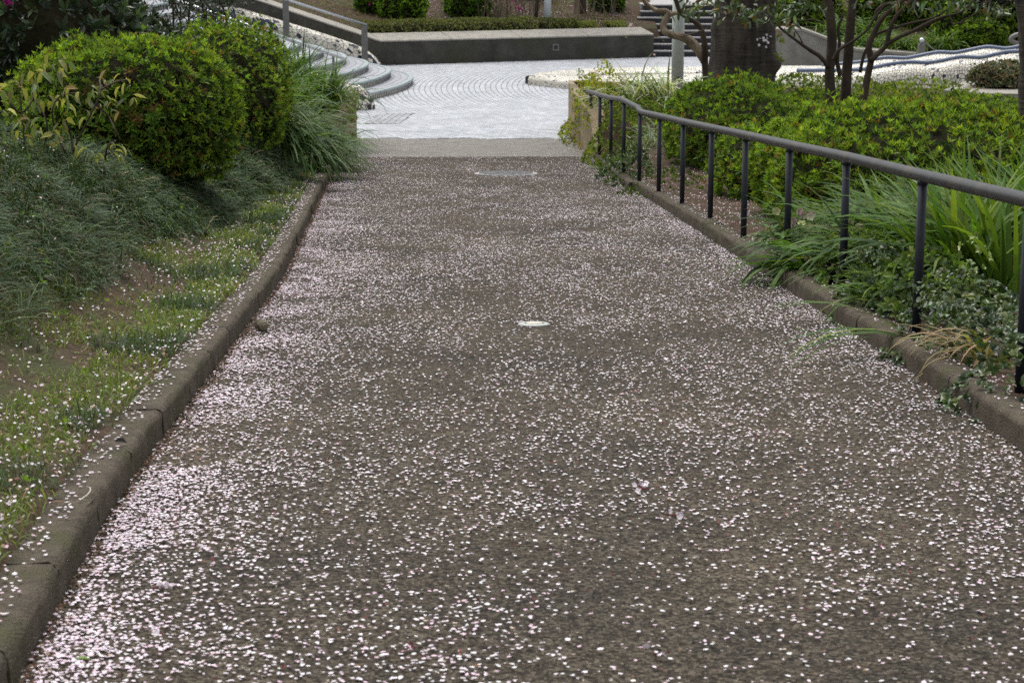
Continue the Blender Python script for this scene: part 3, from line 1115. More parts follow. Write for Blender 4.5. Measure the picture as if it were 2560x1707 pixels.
for nm, DD, TT, tube0, cellv, blue_p, sd, bg_n in (("front_wall", FD, FT, 1990, .050, .055, 21, 200), ("rear_wall", RD, RT, 2050, .056, .02, 22, 60)):
    P = arm(DD, TT, 1324, 2596, 140)
    zt = P[:, 2].copy()
    part = bpy.data.objects.new(nm, None)
    part.empty_display_size = .2
    link(part, mbn)
    base = P.copy(); base[:, 2] = 0
    hh = zt
    _l = np.concatenate([[0], np.cumsum(np.linalg.norm(np.diff(base[:, :2], axis=0), axis=1))])
    tl = _l / _l[-1]

    def prof(t, hh=hh, tl=tl):
        h = float(np.interp(t, tl, hh))
        w = .31 * min(1, .15 + 8 * t)
        top = [(-.10, -.05), (-.10, h - .03), (-.05, h), (.0, h + .004), (w * .35, h - .035 * min(1, h / .5)), (w * .62, h - .085 * min(1, h / .5)), (w * .84, h - .16 * min(1, h / .5)), (w * .95, h - .25 * min(1, h / .6)), (w * 1.0, max(.03, h - .40 * min(1, h / .7))), (w * 1.02, .02), (w * 1.02, -.05)]
        return top
    # bodies are children of the part; sweep in the frame of the bench
    sf, UU, VV = sweep_surf(base, prof, "wall_core", mbn)
    for ch in list(mbn.children):
        if ch.name.startswith("wall_core"):
            ch.parent = part
    before = set(o.name for o in mbn.children)
    pxl = np.linspace(1324, 2596, 140)
    Lu = np.concatenate([[0], np.cumsum(np.linalg.norm(np.diff(base[:, :2], axis=0), axis=1))])
    ex = None
    if nm == "front_wall":
        u0 = float(np.interp(2279, pxl, Lu))
        ex = [[(u0 - .21, VV - .30), (u0 + .18, VV - .30), (u0 + .01, VV - .62)]]
    mosaic(mbn, sf, UU, VV, cellv, (lambda u, v, r, b=blue_p: r.random() < b), sd, big=bg_n, extra=ex, raise_=.005,
           vis=lambda u, v, Lu=Lu: float(np.interp(u, Lu, pxl)) > 1900 or float(np.interp(u, Lu, pxl)) < 1440)
    for ch in list(mbn.children):
        if ch.name not in before and ch is not part:
            ch.parent = part
    sel = pxl >= tube0
    tp = P[sel].copy()
    tp[:, 2] += .012
    add_tube(MB(), rel(tp, mbn), .052, 10).build("blue_rim", M['tube_blue'], part, smooth=True)
#@OBJECTS
# ================================================================== railing, posts, small things
hr = empty("handrail", (1.9, 10, 1.1), "dark grey metal handrail on slim black posts along the right of the path", "railing")
# rail height and foot of each post: (x, y, z under the rail)
RP = [(2.26, 4.62, 2.38), (2.20, 6.37, 2.258), (2.13, 8.13, 2.14), (2.06, 9.94, 2.018), (1.972, 11.7, 1.908), (1.880, 13.46, 1.788), (1.786, 15.2, 1.673), (1.704, 16.98, 1.549), (1.612, 18.75, 1.429), (1.518, 20.49, 1.317), (1.426, 22.21, 1.213),
      (1.347, 23.98, 1.174), (1.277, 25.70, 1.056), (1.207, 27.4, .95), (1.149, 29.15, .845)]
top = [np.array(RP[0]) + [.05, -1.2, .085]]
for i, p in enumerate(RP):
    q = np.array(p) + [0, 0, .033]
    if i == 10:
        top += [q + [.012, -.25, .006], q + [0, .02, -.004], q + [-.012, .30, .012]]
    elif i == 11:
        top += [q + [.015, -.35, .012], q + [0, .0, 0], q + [-.012, .3, -.016]]
    else:
        top.append(q)
top.append(top[-1] + [-.03, .55, -.028])
add_tube(MB(), rel(top, hr), .032, 14).build("rail", M['rail'], hr, smooth=True)
for i, p in enumerate(RP):
    zb = float(gz(p[0], p[1])) - .04
    if i in (10, 11, 12):
        zb = min(zb, float(pz(p[1])) + .06)
    add_tube(MB(), rel([(p[0], p[1], zb), (p[0], p[1], p[2] + .012)], hr), .0235, 12).build("post", M['post'], hr, smooth=True)
    add_tube(MB(), rel([(p[0], p[1], p[2] - .012), (p[0], p[1], p[2] + .010)], hr), .0275, 12).build("weld_collar", M['post'], hr, smooth=True)

# stair handrails: bright round rail on flat posts
def stair_rail(P0, P1, posts, label, pw=.07):
    P0, P1 = np.array(P0), np.array(P1)
    o = empty("stair_handrail", P0, label, "railing")
    add_tube(MB(), rel([P0, P1], o), .032, 10).build("rail", M['steel'], o, smooth=True)
    d = (P1 - P0)
    for t, foot in posts:
        q = P0 + d * t
        MB().add(rel(box_v(q[0] - pw, q[0] + pw, q[1] - .02, q[1] + .02, foot, q[2] - .02), o), BOXF).build("post", M['steel_post'], o)
    return o


stair_rail((-3.34, 46.25, .99), (-7.6, 45.0, 2.43), ((.012, .0), (.42, .4), (.86, .9)), "stainless handrail on flat grey posts at the far side of the curved steps")
stair_rail((-3.02, 36.25, .885), (-7.2, 36.6, 2.30), ((.05, .2), (.45, .7), (.9, 1.2)), "stainless handrail rising behind the green bushes at the near side of the steps", .022)

# lamp posts
def lamp_post(px, D, r, zb, h, mat, label, plate):
    x = at(px, 60, D)[0]
    o = empty("lamp_post", (x, D, zb), label, "lamp post")
    a = np.linspace(0, 2 * math.pi, 17)[:-1]
    add_tube(MB(), [(0, 0, -.1), (0, 0, 2.4)], r, 16).build("post", M[mat], o, smooth=True)
    add_tube(MB(), [(0, 0, 2.4), (0, 0, 2.43), (0, 0, h)], [r, r * .72, r * .6], 16).build("upper_post", M[mat], o, smooth=True)
    add_tube(MB(), [(0, 0, h), (0, 0, h + .05), (0, 0, h + .38), (0, 0, h + .48), (0, 0, h + .5)], [r * .7, .16, .24, .22, .03], 20).build("lamp_head", M['white2'], o, smooth=True)
    add_tube(MB(), [(0, 0, -.02), (0, 0, .03)], r * 1.5, 16).build("base_flange", M['steel_post'], o, smooth=True)
    if plate:
        mb = MB()
        aa = np.linspace(-2.15, -1.0, 9)
        V = [[math.cos(t) * (r + .003), math.sin(t) * (r + .003), z] for t in aa for z in (plate, plate + .055)]
        mb.add(V, [[2 * i, 2 * i + 2, 2 * i + 3, 2 * i + 1] for i in range(8)]).build("label_strip", M['steel_post'], o)
        V = [[math.cos(t) * (r + .005), math.sin(t) * (r + .005), z] for t in np.linspace(-2.0, -1.15, 9) for z in (plate + .02, plate + .04)]
        MB().add(V, [[2 * i, 2 * i + 2, 2 * i + 3, 2 * i + 1] for i in range(8)]).build("label_print", M['dark'], o)
    return o


lamp_post(1696, 31.6, .096, .45, 4.2, 'white', "thick white lamp post standing in the shrubs left of the big tree trunk", .42)
lamp_post(1369, 50.6, .092, .62, 4.2, 'white2', "slim blue-white lamp post behind the far planting bed hedge", 0)

# chain bollard
p0 = at(2303, 140, 45.0)
cbz = -.02
bo = empty("chain_bollard", (p0[0], 45.0, cbz), "grey square bollard with round knob and chain behind the mosaic bench", "bollard")
hb = at(2303, 110, 45.0)[2] - cbz
MB().add(box_v(-.075, .075, -.075, .075, 0, hb), BOXF).build("post", M['steel_post'], bo)
add_tube(MB(), [(0, 0, hb - .02), (0, 0, hb + .03), (0, 0, hb + .06), (0, 0, hb + .10), (0, 0, hb + .125), (0, 0, hb + .13)], [.035, .04, .062, .055, .025, .004], 12).build("knob", M['steel'], bo, smooth=True)
ch = smooth_line(np.array([(0.05, 0, hb + .04), (.35, .1, hb - .16), (.75, .2, hb - .26), (1.2, .3, hb - .22)]), 24)
for i in range(len(ch) - 1):
    add_tube(MB(), [ch[i], (ch[i] + ch[i + 1]) / 2, ch[i + 1]], [.012, .020, .012], 6).build("chain_link", M['steel_post'], bo, smooth=True)

# grey curved sculpture piece behind the trunk on the right edge
q = at(2536, 105, 43)
sc_ = empty("curved_sculpture", (q[0], 43, 0), "grey S-curved metal piece half hidden by the tree at the right edge", "sculpture")
ln = smooth_line(np.array([at(2556, 84, 43), at(2536, 90, 43), at(2527, 99, 43), at(2538, 108, 43), at(2552, 112, 43.1), at(2548, 122, 43.1), at(2546, 160, 43.1), at(2546, 215, 43.1)]), 40)
add_tube(MB(), rel(ln, sc_), .05, 10).build("curved_tube", M['steel_post'], sc_, smooth=True)

# concrete planter edge with shrub, right
pe = [at(2346, 236, 31.5), at(2420, 216, 33.2), at(2600, 262, 30.6), at(2600, 300, 29.6)]
pl = empty("planter_slab", (8, 31.5, .5), "flat pale concrete planter slab behind the right hedge", "planter")
zt = .74
P4 = np.array([[pe[0][0], 31.2, zt], [pe[1][0], 33.2, zt], [9.9, 33.2, zt], [9.9, 30.2, zt], [7.2, 30.6, zt]])
B4 = P4.copy(); B4[:, 2] = .3
mb = MB().add(rel(np.concatenate([B4, P4]), pl), [[i, (i + 1) % 5, 5 + (i + 1) % 5, 5 + i] for i in range(5)])
mb.F.append(np.array([[9, 8, 7, 6, 5]]))
mb.build("slab", M['cap'], pl)

# manhole, marker plate, stones on the path
def on_slope(x, y):
    return math.atan2(float(pz(y + .1) - pz(y - .1)), .2)


mh = empty("manhole_cover", (-.075, 24.87, float(pz(24.87))), "round pale iron manhole cover at the far end of the path", "manhole cover")
mh.rotation_euler = (on_slope(0, 24.87), 0, 0)
add_tube(MB(), [(0, 0, -.03), (0, 0, .008), (0, 0, .0085)], [.40, .40, .37], 40).build("frame_ring", M['iron'], mh)
lid = MB()
add_tube(lid, [(0, 0, -.02), (0, 0, .011)], .365, 40)
lid = lid.build("lid", M['iron'], mh)
mb = MB()
for i in range(-9, 10):
    for j in range(-9, 10):
        x_, y_ = i * .036 + (j % 2) * .018, j * .036
        if x_ * x_ + y_ * y_ < .34 ** 2:
            a = math.radians(45 if (i + j) % 2 else -45)
            c_, s2 = math.cos(a), math.sin(a)
            V = []
            for z in (.0105, .0165):
                for u_, w_ in ((-1, -1), (1, -1), (1, 1), (-1, 1)):
                    V.append([x_ + c_ * u_ * .015 - s2 * w_ * .0045, y_ + s2 * u_ * .015 + c_ * w_ * .0045, z])
            mb.add(V, [[0, 1, 5, 4], [1, 2, 6, 5], [2, 3, 7, 6], [3, 0, 4, 7], [4, 5, 6, 7]])
mb.build("tread_pattern", M['iron'], lid, kind="stuff")

mp_ = empty("marker_plate", (.122, 10.87, float(pz(10.87))), "small pale disc plate set in the asphalt in mid path", "plate")
mp_.rotation_euler = (on_slope(0, 10.9), 0, 0)
add_tube(MB(), [(0, 0, -.01), (0, 0, .010), (0, 0, .014)], [.086, .088, .080], 32).build("disc", M['plate'], mp_)
add_tube(MB(), [(0, 0, .013), (0, 0, .0165)], [.046, .044], 24).build("raised_centre", M['cream'], mp_)
for dx in (-.045, .05):
    add_tube(MB(), [(dx, -.01, .012), (dx, -.01, .017)], [.008, .007], 10).build("screw", M['dark'], mp_)


def stone(name, c, r, label, seed, mat='stone'):
    rr = np.random.default_rng(seed)
    o = empty(name, c, label, "stone")
    nlat, nlon = 9, 14
    V = []
    dirs = rr.normal(0, 1, (7, 3)); dirs = norm(dirs); off = rr.uniform(.72, .95, 7)
    for i in range(nlat):
        th = math.pi * i / (nlat - 1)
        for j in range(nlon):
            ph = 2 * math.pi * j / nlon
            d = np.array([math.sin(th) * math.cos(ph), math.sin(th) * math.sin(ph), math.cos(th)])
            k = 1.0
            for dd, of in zip(dirs, off):
                t = d @ dd
                if t > .1: k = min(k, of / t)
            V.append(d * k * np.array(r))
    F = [[i * nlon + j, (i + 1) * nlon + j, (i + 1) * nlon + (j + 1) % nlon, i * nlon + (j + 1) % nlon] for i in range(nlat - 1) for j in range(nlon)]
    MB().add(V, F).build("rock", M[mat], o)
    return o


zs = float(pz(10.6))
stone("stone", (-1.355, 10.60, zs + .033), (.032, .034, .036), "larger of two small tan stones on the path beside the left kerb", 3)
stone("stone", (-1.387, 10.66, zs + .028), (.024, .02, .032), "smaller tan stone leaning behind the bigger one beside the left kerb", 5)
#@PLANTS
# ================================================================== woody plants
def trunk_mesh(P, R, owner, mat, name, sides=12, wob=.06, seed=0, parent=None):
    mb = MB()
    add_tube(mb, rel(P, owner), R, sides, True, wob, seed)
    return mb.build(name, M[mat], parent or owner, smooth=True)


def branch_set(mb, start, dirv, length, rad, depth, rr, tips, up=.15):
    k = 5
    P = [np.array(start, float)]
    d = norm(dirv)
    for i in range(k):
        d = norm(d + rr.normal(0, .16, 3) + np.array([0, 0, up * .4]))
        P.append(P[-1] + d * length / k)
    add_tube(mb, P, np.linspace(rad, rad * .5, k + 1), 7, True, .05, int(rr.integers(999)))
    if depth > 0:
        for i in (2, 3, 4, 5):
            if rr.random() < .85:
                dd = norm(d + rr.normal(0, .65, 3) + np.array([0, 0, up]))
                branch_set(mb, P[i], dd, length * rr.uniform(.5, .75), rad * .45, depth - 1, rr, tips, up)
    else:
        tips.append(P[-1]); tips.append(P[3])


def crown_leaves(mb, tips, rr, per, spread, L, W, pal, wts, big=False):
    T = np.repeat(np.array(tips), per, 0)
    n = len(T)
    P = T + rr.normal(0, spread, (n, 3))
    A = norm(rr.normal(0, 1, (n, 3)) + np.array([0, 0, -.3]))
    N = norm(np.cross(A, rr.normal(0, 1, (n, 3))) + np.array([0, 0, .5]))
    (leaf8 if big else leaf4)(mb, P, A, N, L * rr.uniform(.7, 1.3, n), W * rr.uniform(.7, 1.3, n), pick(n, pal, wts))


# ---- the big cherry tree
bx, by_ = at(1851, 100, 28.8)[0], 28.8
bzs = float(gz(bx, by_))
ct = empty("cherry_tree", (bx, by_, bzs), "big cherry tree with thick dark ringed trunk rising from the right bed", "tree")
nz, nsd = 46, 44
V = []
rr = np.random.default_rng(4)
for i in range(nz):
    z = -.2 + 3.4 * i / (nz - 1)
    for k in range(nsd):
        a = 2 * math.pi * k / nsd
        r = .43 + .09 * math.exp(-max(z, 0) * 2.2) + .018 * math.sin(3 * a + .6) + .020 * math.sin(5 * a + 1.2 + z * .6) + .010 * math.sin(9 * a + z * 1.3)
        r += .012 * (vnoise(k * .7, z * 9, 1.0, 3) - .5) + .035 * (vnoise(a * 2.2, z, .45, 2) - .5)
        r -= .05 * math.exp(-((a - 4.35) / .16) ** 2) * (1 if z < 1.6 else .4)      # a seam in the bark
        for (ka, kz, kr, kh) in ((6.05, .75, .13, .13), (3.35, 1.25, .06, .10)):
            da = (a - ka + math.pi) % (2 * math.pi) - math.pi
            r += kr * math.exp(-(da / .26) ** 2 - ((z - kz) / kh) ** 2)
        V.append([math.cos(a) * r + .025 * z, math.sin(a) * r, z])
F = [[i * nsd + k, i * nsd + (k + 1) % nsd, (i + 1) * nsd + (k + 1) % nsd, (i + 1) * nsd + k] for i in range(nz - 1) for k in range(nsd)]
MB().add(V, F).build("trunk", M['bark_cherry'], ct, smooth=True)
mb = MB(); tips = []
for k in range(6):
    a = k * 1.05 + .3
    branch_set(mb, (.08, 0, 3.0), (math.cos(a), math.sin(a), .75), 3.6, .17, 2, rr, tips, .12)
mb.build("limbs", M['bark_cherry'], ct, smooth=True)
mb = MB()
crown_leaves(mb, tips, rr, 14, .32, .09, .045, [(.10, .15, .03), (.13, .12, .05), (.5, .38, .42)], (5, 2, 2))
mb.build("crown", M['leaf_dull'], ct, kind="stuff")


def blossom(mb, c, rr, n=5, s=.017, col=(.80, .66, .72)):
    """A five-petalled flower."""
    up = norm(rr.normal(0, .6, 3) + np.array([0, -.5, .6]))
    a0 = rr.random() * 6.28
    u = norm(np.cross(up, [0.3, 1, .2])); w = np.cross(up, u)
    A = np.array([u * math.cos(a0 + k * 1.2566) + w * math.sin(a0 + k * 1.2566) + up * .25 for k in range(5)])
    P = np.repeat(np.array(c)[None], 5, 0)
    leaf8(mb, P, norm(A), np.repeat(up[None], 5, 0), s, s * .85, pick(5, [col], [1], .06), droop=.1)


# blossom sprouting straight from the bark
c0 = at(1912, 101, 28.35)
mb = MB()
for k in range(13):
    blossom(mb, rel(c0, ct) + rr.normal(0, .06, 3) * [1, .3, .7] + [0, -.05, 0], rr, s=.022, col=(.80, .74, .78))
mb.build("blossom_tuft", M['petal'], ct)
mb = MB()
for k, (qx, qy) in enumerate(((1948, 95), (1950, 105), (1942, 140), (1950, 150))):
    n = 7
    c1 = rel(at(qx, qy, 28.5), ct)
    A = norm(rr.normal(0, .7, (n, 3)) + [.6, -.2, .3])
    leaf8(mb, np.repeat(c1[None], n, 0) + rr.normal(0, .015, (n, 3)), A, norm(rr.normal(0, .5, (n, 3)) + [0, -.5, 1]), .085, .035, pick(n, [(.17, .26, .03), (.22, .22, .04)], [2, 1]))
mb.build("sprout_leaves", M['leaf'], ct)

# ---- pale smooth-barked tree behind the lamp post
D = 30.6
pt = empty("smooth_bark_tree", (*at(1766, 190, D)[:2], .5), "crooked pale smooth-barked tree between white lamp post and big trunk", "tree")
def pxline(pts, D, dd=0.0):
    return np.array([at(px, py, D + dd * i) for i, (px, py) in enumerate(pts)])
L1 = smooth_line(np.vstack([[[*at(1766, 205, D)[:2], .40]], pxline([(1765, 215), (1764, 180), (1762, 150)], D), pxline([(1762, 119), (1755, 78), (1743, 60), (1721, 47), (1701, 31), (1689, 0), (1676, -40)], D - .1)]), 44)
trunk_mesh(L1, np.interp(np.linspace(0, 1, len(L1)), [0, .35, .5, 1], [.055, .05, .040, .030]), pt, 'bark_stem', "trunk", 10, .06, 1)
L2 = smooth_line(pxline([(1764, 165), (1752, 140), (1738, 117), (1718, 98), (1700, 93), (1679, 88), (1662, 78), (1658, 64), (1667, 44), (1668, 30), (1645, 28), (1628, 20), (1606, -2), (1590, -40)], D + .05, .03), 60)
trunk_mesh(L2, np.interp(np.linspace(0, 1, len(L2)), [0, .2, .45, .6, 1], [.045, .068, .050, .044, .026]), pt, 'bark_pale', "pale_limb", 12, .22, 2)
L3 = smooth_line(pxline([(1669, 40), (1690, 33), (1712, 30), (1740, 22), (1765, 10), (1790, -15)], D + .3, .05), 24)
trunk_mesh(L3, np.linspace(.04, .025, len(L3)), pt, 'bark_pale', "pale_limb", 9, .15, 3)
L4 = smooth_line(pxline([(1770, 70), (1752, 78), (1716, 88), (1697, 91), (1685, 84), (1682, 72)], D - .5), 20)
trunk_mesh(L4, np.linspace(.012, .006, len(L4)), pt, 'twig_grey', "twig", 6, .1, 4)
rr = np.random.default_rng(44)
mb = MB(); tips = []
branch_set(mb, rel(L1[-1], pt), (-.3, .1, 1), 1.6, .03, 1, rr, tips)
branch_set(mb, rel(L2[-1], pt), (-.6, .2, 1), 1.6, .035, 1, rr, tips)
mb.build("upper_limbs", M['bark_pale'], pt, smooth=True)
mb = MB()
crown_leaves(mb, tips, rr, 30, .2, .09, .05, [(.05, .09, .02), (.09, .14, .03)], (2, 1), True)
mb.build("crown", M['leaf_gloss'], pt, kind="stuff")

# ---- slender multi-stemmed tree in the right hedge
D = 24.5
mt = empty("multi_stem_tree", (*at(2110, 250, D)[:2], .62), "slender tree with several grey-brown stems and low spreading branches above the right hedge", "tree")
STEMS = [
    ([(2078, 330), (2077, 247), (2074, 178), (2080, 102), (2073, 25), (2060, -60)], .070, .050, 0),
    ([(2112, 330), (2113, 255), (2118, 178), (2123, 102), (2129, 30), (2134, -60)], .072, .048, .1),
    ([(2140, 330), (2161, 235), (2172, 178), (2177, 152), (2172, 115), (2183, 88), (2203, 50), (2240, 14), (2270, -8)], .048, .028, -.3),
]
BR = [
    ([(2070, 168), (2050, 142), (2024, 125), (1998, 107), (1960, 78), (1935, 55)], .030, .012, -.05),
    ([(2177, 152), (2200, 130), (2216, 112), (2225, 76), (2240, 42), (2278, 4), (2300, -20)], .034, .018, -.35),
    ([(2216, 112), (2245, 95), (2274, 82), (2320, 58), (2360, 42), (2399, 32), (2430, 8)], .026, .010, -.4),
    ([(2150, 182), (2163, 130), (2190, 88), (2230, 72), (2280, 58), (2330, 46), (2360, 30), (2392, 6)], .022, .009, .1),
    ([(2100, 190), (2093, 150), (2099, 110), (2096, 70), (2110, 34)], .028, .012, .05),
    ([(2082, 150), (2098, 125), (2130, 105), (2165, 78), (2190, 42), (2215, 10)], .022, .009, -.15),
    ([(2186, 52), (2200, 20), (2240, 8), (2330, -4)], .030, .018, .2),
    ([(2275, 82), (2300, 74), (2345, 52), (2400, 30), (2440, 14), (2480, 2)], .014, .006, -.4),
    ([(2372, 38), (2380, 54), (2386, 62), (2420, 46), (2455, 26), (2500, 14)], .012, .005, -.5),
    ([(2386, 62), (2430, 54), (2475, 50), (2510, 40), (2530, 24)], .007, .003, -.5),
    ([(2060, 60), (2030, 50), (2000, 52), (1975, 40), (1950, 20)], .010, .005, -.2),
    ([(2010, 118), (2000, 95), (1985, 72), (1970, 50)], .010, .004, -.1),
]
for i, (pts, r0, r1, dd) in enumerate(STEMS):
    Ln = smooth_line(pxline(pts, D + dd), 40)
    trunk_mesh(Ln, np.linspace(r0, r1, len(Ln)), mt, 'bark_stem', "trunk", 12, .07, 10 + i)
for i, (pts, r0, r1, dd) in enumerate(BR):
    Ln = smooth_line(pxline(pts, D + dd, -.02), 36)
    trunk_mesh(Ln, np.linspace(r0, r1, len(Ln)), mt, 'bark_stem', "branch", 8, .08, 30 + i)
rr = np.random.default_rng(8)
# loose leaves hanging into the top of the view
mb = MB()
pts = []
for px, py, sx_, sy_, n in ((1830, 18, 60, 22, 60), (1900, 30, 45, 20, 45), (1965, 30, 45, 22, 60), (2020, 15, 40, 18, 40), (1720, 20, 30, 14, 26), (1755, 8, 40, 10, 22),
                            (2300, 12, 70, 12, 40), (2420, 10, 70, 12, 46), (2500, 28, 30, 18, 30), (2180, 6, 60, 8, 26), (1985, 60, 20, 14, 20), (1870, 48, 22, 10, 14)):
    for k in range(n):
        pts.append(at(px + rr.normal(0, sx_ * .6), py + rr.normal(0, sy_ * .6), D - .6 + rr.normal(0, .5)))
pts = rel(np.array(pts), mt)
n = len(pts)
A = norm(rr.normal(0, .8, (n, 3)) + [0, 0, -.6])
leaf8(mb, pts, A, norm(np.cross(A, rr.normal(0, 1, (n, 3))) + [0, -.2, .5]), .095 * rr.uniform(.7, 1.3, n), .040 * rr.uniform(.7, 1.2, n), pick(n, [(.045, .075, .030), (.07, .11, .035), (.12, .17, .03), (.16, .09, .03)], [5, 4, 1.6, .5]), droop=.25)
tips = []
mbb = MB()
for Ln in STEMS:
    s0 = rel(at(Ln[0][-1][0], Ln[0][-1][1], D), mt)
    branch_set(mbb, s0, (rr.normal(0, .3), rr.normal(0, .3), 1), 2.0, .04, 1, rr, tips)
mbb.build("upper_limbs", M['bark_stem'], mt, smooth=True)
crown_leaves(mb, tips, rr, 40, .3, .09, .045, [(.045, .08, .02), (.07, .11, .025)], (1, 1))
mb.build("crown", M['leaf_gloss'], mt, kind="stuff")

# ---- dark trunk at the right edge of the view
D = 17.2
rt = empty("edge_tree", (*at(2594, 380, D)[:2], float(gz(4.5, D))), "dark rough tree trunk at the right edge beyond the hedge", "tree")
Ln = smooth_line(np.vstack([[[*at(2594, 400, D)[:2], .6]], pxline([(2594, 400), (2592, 300), (2596, 200), (2590, 100), (2582, 0), (2570, -150), (2560, -350)], D)]), 40)
trunk_mesh(Ln, np.interp(np.linspace(0, 1, len(Ln)), [0, .15, 1], [.19, .155, .15]), rt, 'bark_cherry', "trunk", 18, .09, 77)
rr = np.random.default_rng(78)
mb = MB(); tips = []
for k in range(4):
    branch_set(mb, rel(Ln[-1], rt), (math.cos(k * 1.6), math.sin(k * 1.6), .9), 2.4, .09, 1, rr, tips)
mb.build("limbs", M['bark_cherry'], rt, smooth=True)
mb = MB()
crown_leaves(mb, tips, rr, 30, .35, .09, .045, [(.10, .15, .03), (.13, .12, .05)], (2, 1))
mb.build("crown", M['leaf_dull'], rt, kind="stuff")

# ---- clipped shrubs: rosettes of leaves on a rounded body
def superell(n, rr, c, r, p=2.6, zmin=-.35):
    """Points and outward normals on a rounded block."""
    d = norm(rr.normal(0, 1, (int(n * 2.2), 3)))
    d = d[d[:, 2] > zmin][:n]
    k = (np.abs(d) ** p).sum(1) ** (-1 / p)
    q = d * k[:, None]
    nn = np.sign(q) * np.abs(q) ** (p - 1) / np.array(r)
    return q * r + np.array(c), norm(nn), q


def rosettes(mb, P, Nn, rr, per, L, W, pal, wts, openness=.75, lf=leaf4, bumpy=None):
    n = len(P)
    t = norm(np.cross(Nn, rr.normal(0, 1, (n, 3))))
    b = np.cross(Nn, t)
    base_c = pick(n, pal, wts, .16)
    for k in range(per):
        a = 2 * math.pi * k / per + rr.uniform(-.6, .6, n)
        rad = t * np.cos(a)[:, None] + b * np.sin(a)[:, None]
        op = openness * rr.uniform(.35, 1.3, n)[:, None]
        A = norm(rad * op + Nn * (1.15 - op * .6))
        Nl = norm(Nn - rad * .35 + rr.normal(0, .15, (n, 3)))
        c = np.clip(base_c * (1 + rr.normal(0, .13, (n, 1))), .003, .9)
        lf(mb, P, A, Nl, L * rr.uniform(.45, 1.25, n), W * rr.uniform(.7, 1.25, n), c)


AZ_PAL = [(.235, .335, .034), (.165, .265, .032), (.10, .17, .024), (.045, .080, .018), (.22, .14, .04)]


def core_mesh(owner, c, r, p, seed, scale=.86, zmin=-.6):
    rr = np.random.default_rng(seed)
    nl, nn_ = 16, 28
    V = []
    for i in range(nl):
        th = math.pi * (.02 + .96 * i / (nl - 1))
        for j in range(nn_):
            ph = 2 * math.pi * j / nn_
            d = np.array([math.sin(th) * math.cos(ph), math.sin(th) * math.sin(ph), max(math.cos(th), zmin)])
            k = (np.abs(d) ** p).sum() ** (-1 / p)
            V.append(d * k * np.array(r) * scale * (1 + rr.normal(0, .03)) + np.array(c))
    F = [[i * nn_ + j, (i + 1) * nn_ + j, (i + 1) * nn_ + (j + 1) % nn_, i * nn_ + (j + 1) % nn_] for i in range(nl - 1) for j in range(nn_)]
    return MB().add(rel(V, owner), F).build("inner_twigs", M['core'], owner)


def azalea(name, loc, r, nros, label, seed, L=.052, W=.017, per=6, p=2.4, wts=(4, 4, 3, 2, .4), parts=0, mat='leaf', zmin=-.7, group=None, lift=.0, pal=None, amp=.15, cat="shrub", core=True):
    """loc: foot of the shrub; r: half sizes. parts: how many front rosettes are objects of their own."""
    rr = np.random.default_rng(seed)
    pal = pal or AZ_PAL
    o = empty(name, loc, label, cat, group)
    c = np.array(loc) + [0, 0, r[2] * .62 + lift]
    if core:
        core_mesh(o, c, r, p, seed, .84)
    P, Nn, q = superell(nros, rr, c, r, p, zmin)
    # lumpy outline
    bump = amp * (fbm(P[:, 0] * 1.0 + P[:, 2], P[:, 1] + P[:, 2] * .7, .42, seed % 5) - .5) * 2
    P = P + Nn * bump[:, None]
    P = P - Nn * np.abs(rr.normal(0, .025, len(P)))[:, None] + Nn * ((rr.random(len(P)) < .06) * rr.uniform(.02, .11, len(P)))[:, None]
    Na = norm(Nn + [0, 0, .45] + rr.normal(0, .22, Nn.shape))
    mb = MB()
    # second, older layer below the new shoots
    P2, N2_, q2 = superell(int(nros * .8), rr, c, np.array(r) * .93, p, zmin - .2)
    P2 = P2 + N2_ * (amp * (fbm(P2[:, 0] + P2[:, 2], P2[:, 1] + P2[:, 2] * .7, .42, seed % 5) - .5) * 2)[:, None]
    rosettes(mb, rel(P2, o), norm(N2_ + rr.normal(0, .35, N2_.shape)), rr, per, L, W, pal, (.3, 1.2, 3, 4, .5), .95)
    if parts:
        toc = norm(np.array([0, 0, CZ]) - P)
        vis = (Nn * toc).sum(1)
        cand = np.argsort(-(vis + rr.random(len(P)) * .8))[:parts]
        rest_ = np.setdiff1d(np.arange(len(P)), cand)
        protos = []
        for k in range(14):
            m1 = MB()
            rosettes(m1, np.zeros((1, 3)), np.array([[0, 0, 1.]]), rr, per, L * 1.12, W * 1.1, pal, wts, .8, leaf8)
            me = m1.data("leaf_rosette"); me.materials.append(M[mat]); protos.append(me)
        for i in cand:
            e = Vector(Na[i]).to_track_quat('Z', 'Y') @ Matrix.Rotation(rr.random() * 6.28, 3, 'Z').to_quaternion()
            inst("leaf_rosette", protos[rr.integers(14)], P[i], e.to_euler(), rr.uniform(.85, 1.15), o)
        P, Na = P[rest_], Na[rest_]
    rosettes(mb, rel(P, o), Na, rr, per, L, W, pal, wts)
    mb.build("foliage", M[mat], o, kind="stuff")
    # a few bare stems under it
    for k in range(4):
        a = rr.random() * 6.28
        s0 = np.array(loc) + [math.cos(a) * r[0] * .25, math.sin(a) * r[1] * .25, -.12]
        s1 = c + [math.cos(a) * r[0] * .6, math.sin(a) * r[1] * .6, -r[2] * .1]
        add_tube(MB(), rel([s0, (s0 + s1) / 2 + rr.normal(0, .04, 3), s1], o), [.014, .011, .008], 6).build("stem", M['twig'], o, smooth=True)
    return o


def foot(px, D, lift=0.0):
    x = at(px, 400, D)[0]
    return (float(x), D, float(gz(x, D)) + lift)


